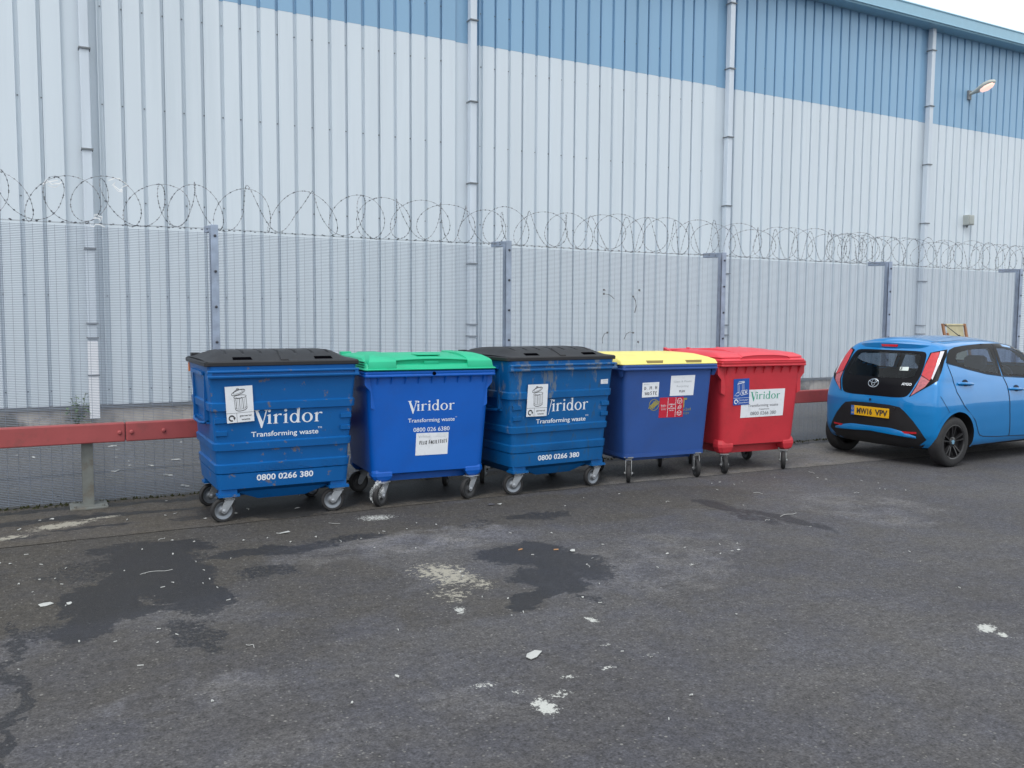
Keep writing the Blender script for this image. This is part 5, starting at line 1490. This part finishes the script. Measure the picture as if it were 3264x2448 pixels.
b = MB(); b.tube([(.02, -.65, .30), (.02, .65, .30)], .035, 8); b.box(.15, 2.2, -.45, .45, .17, .26); b.tube([(-.30, .30, .25), (.1, .30, .25)], .025, 10); b.box(-.25, .0, .05, .40, .20, .30)
obj('underside', b, M['car_plastic'], car)
# ------------------------------------------------------------------ folded deckchair leaning on the fence behind the car
M['wood'] = mat('varnished_wood', (0.26, 0.115, 0.05), 0.5, var=.25, scale=6, stretch=(6, 6, .6))
M['canvas'] = mat('beige_canvas', (0.43, 0.39, 0.25), 0.85, var=.12, scale=14)
dc = thing('deckchair', 'folded wooden deckchair with beige canvas showing above the car roof', 'deckchair', (12.30, 8.30, 0), R(3))
def bar(mb, a, c, w, d):
    a, c = Vector(a), Vector(c)
    mb.loft([[p+Vector((sx*w/2, sy*d/2, 0)) for sx, sy in ((-1, -1), (1, -1), (1, 1), (-1, 1))] for p in (a, c)])
for s in (-1, 1):
    b = MB(); bar(b, (s*.285, -.02, .742), (s*.285, .19, 1.64), .045, .03); obj('side_rail', b, M['wood'], dc, bevel=.006)
    b = MB(); bar(b, (s*.235, -.045, .80), (s*.235, .135, 1.50), .035, .028); obj('leg', b, M['wood'], dc, bevel=.006)
for z_ in (.80, 1.615):
    b = MB(); y_ = -.02+.234*(z_-.742); b.tube([(-.285, y_, z_), (.285, y_, z_)], .014, 8); obj('cross_bar', b, M['wood'], dc, smooth=50)
b = MB()
b.grid(lambda u, v: (-.215+.43*u, -.028+.234*(.06+.86*v)+.015*math.sin(math.pi*v)-.012, .80+.825*v), 10, 24); b.tube([(-.215, .183, 1.617), (.215, .183, 1.617)], .021, 10)
obj('canvas', b, M['canvas'], dc, smooth=60)

# ------------------------------------------------------------------ litter
M['scrap'] = mat('pale_scrap', (0.42, 0.43, 0.42), 0.7, var=.1)
M['tan'] = mat('tan_scrap', (0.45, 0.24, 0.11), 0.7)
lr = random.Random(21)
def scrap(x, y, l, w, a, label, name='litter_scrap', m_=None, group='scraps of litter on the tarmac', kind=0, z=0.0):
    b = MB()
    if kind == 0:                                   # rolled butt
        n = 6
        b.tube([(-l/2, 0, w*.5), (l/2, 0, w*.5)], w*.5, n)
    elif kind == 1:                                 # flake, bent
        p = [(-l*.5, -w*.3), (-l*.1, -w*.55), (l*.5, -w*.25), (l*.42, w*.4), (0, w*.55), (-l*.45, w*.3)]
        p = [(q[0]*lr.uniform(.8, 1.2), q[1]*lr.uniform(.7, 1.3)) for q in p]
        h = [lr.uniform(.002, .010) for _ in p]
        b.add([(q[0], q[1], h_+.003) for q, h_ in zip(p, h)] + [(q[0], q[1], h_) for q, h_ in zip(p, h)], [tuple(range(6)), tuple(range(6, 12))[::-1]] + [(i, (i+1) % 6, (i+1) % 6+6, i+6) for i in range(6)])
    else:                                           # thin curled strip
        q = [(l*(t-.5), w*2.5*math.sin(t*5+a), .004+.006*abs(math.sin(t*4))) for t in [k/8 for k in range(9)]]
        b.tube(q, w*.4, 4)
    o = obj(name, b, m_ or M['scrap'], loc=(x, y, z), rot=(0, 0, a))
    return tag(o, label, 'litter', group)
L_BUTT = 'tiny white rolled stub among the litter on the tarmac'
L_FLAKE = 'tiny pale flake of litter lying on the tarmac'
L_STRIP = 'thin pale curled sliver of litter lying on the tarmac'
LG = ('white stubs scattered on the tarmac', 'pale flakes scattered on the tarmac', 'thin slivers scattered on the tarmac')
zones = [(34, -.4, 1.0, 4.2, 7.0), (19, .6, 3.2, 5.4, 6.9), (20, 2.2, 4.6, 4.2, 6.6), (20, 4.4, 7.6, 5.6, 6.8), (12, 0.0, 3.2, 2.6, 4.6), (6, 3.2, 6.0, 2.6, 5.4)]
for n, xa, xb, ya, yb in zones:
    for _ in range(n):
        x, y = lr.uniform(xa, xb), lr.uniform(ya, yb)
        k = lr.choices((0, 1, 2), (5, 5, 1))[0]
        l, w = ((lr.uniform(.014, .030), .0055), (lr.uniform(.009, .022), lr.uniform(.006, .012)), (lr.uniform(.05, .10), .004))[k]
        scrap(x, y, l, w, lr.uniform(0, 6.28), (L_BUTT, L_FLAKE, L_STRIP)[k], group=LG[k], kind=k)
for _ in range(16):
    scrap(lr.uniform(-.4, 2.4), lr.uniform(7.4, 8.5), lr.uniform(.02, .05), .010, lr.uniform(0, 6.28), 'pale scrap of litter on the concrete strip under the fence', group='scraps on the concrete strip', kind=1, z=.004)
for _ in range(22):
    scrap(lr.uniform(-.4, 1.9), lr.uniform(8.9, 12.6), lr.uniform(.03, .07), .02, lr.uniform(0, 6.28), 'pale scrap of litter behind the mesh fence', group='scraps behind the mesh fence', kind=lr.choice((1, 1, 2)), z=.004)
scrap(2.112, 3.65, .11, .055, .5, 'largest white paper scrap, folded flat on the tarmac in the foreground', 'paper_scrap', kind=1, group=None)
scrap(-.02, 5.62, .07, .05, .4, 'round crushed white scrap at the left edge beside the wet stain', 'paper_scrap', kind=1, group=None)
scrap(0.10, 5.58, .03, .025, .4, 'small white lump just right of the crushed scrap at the left edge', 'paper_scrap', kind=1, group=None)
scrap(1.62, 6.68, .09, .035, .1, 'white torn paper lying in front of the nearest bin', 'paper_scrap', kind=1, group=None)
scrap(3.02, 5.42, .035, .009, .2, 'left of two tan stubs lying in the dark wet patch', 'tan_stub', M['tan'], 'tan stubs in the wet patch', 0)
scrap(3.25, 5.30, .035, .009, -.3, 'right of two tan stubs lying in the dark wet patch', 'tan_stub', M['tan'], 'tan stubs in the wet patch', 0)
scrap(3.34, 5.22, .06, .035, .6, 'crumpled white scrap in the middle of the dark wet patch', 'paper_scrap', kind=1, group=None)
scrap(3.52, 6.86, .07, .035, .1, 'dark crushed scrap in front of the scuffed blue bin', 'dark_scrap', M['tie'], None, 1)
scrap(3.60, 6.85, .05, .022, .3, 'white scrap touching the dark one in front of the scuffed blue bin', 'paper_scrap', None, None, 1)
scrap(5.62, 5.35, .22, .005, .2, 'long white strand lying across the narrow dark stain at the right', 'white_strand', None, None, 2)
scrap(0.62, 6.02, .20, .004, .1, 'long white strand lying in the big wet stain at the left', 'white_strand', None, None, 2)
scrap(2.05, 6.80, .10, .012, -.8, 'white sliver of card on the chalky spot in front of the green lidded bin', 'card_sliver', None, None, 1)
M['moss'] = mat('moss', (0.05, 0.055, 0.02), 0.95, var=.4, scale=60)
b = MB()
for _ in range(900):
    x = lr.uniform(-.5, 16); y = 8.53+lr.gauss(0, .035); h = lr.uniform(.006, .03); s = lr.uniform(.006, .02)
    b.add([(x-s, y, .004), (x+s, y+.004, .004), (x+lr.uniform(-s, s), y, .004+h)], [(0, 1, 2)])
    b.add([(x, y-s, .004), (x+.004, y+s, .004), (x, y+lr.uniform(-s, s), .004+h)], [(0, 1, 2)])
tag(obj('moss', b, M['moss'], normals=False), 'dark moss and dirt along the foot of the mesh fence', 'moss', kind='stuff')
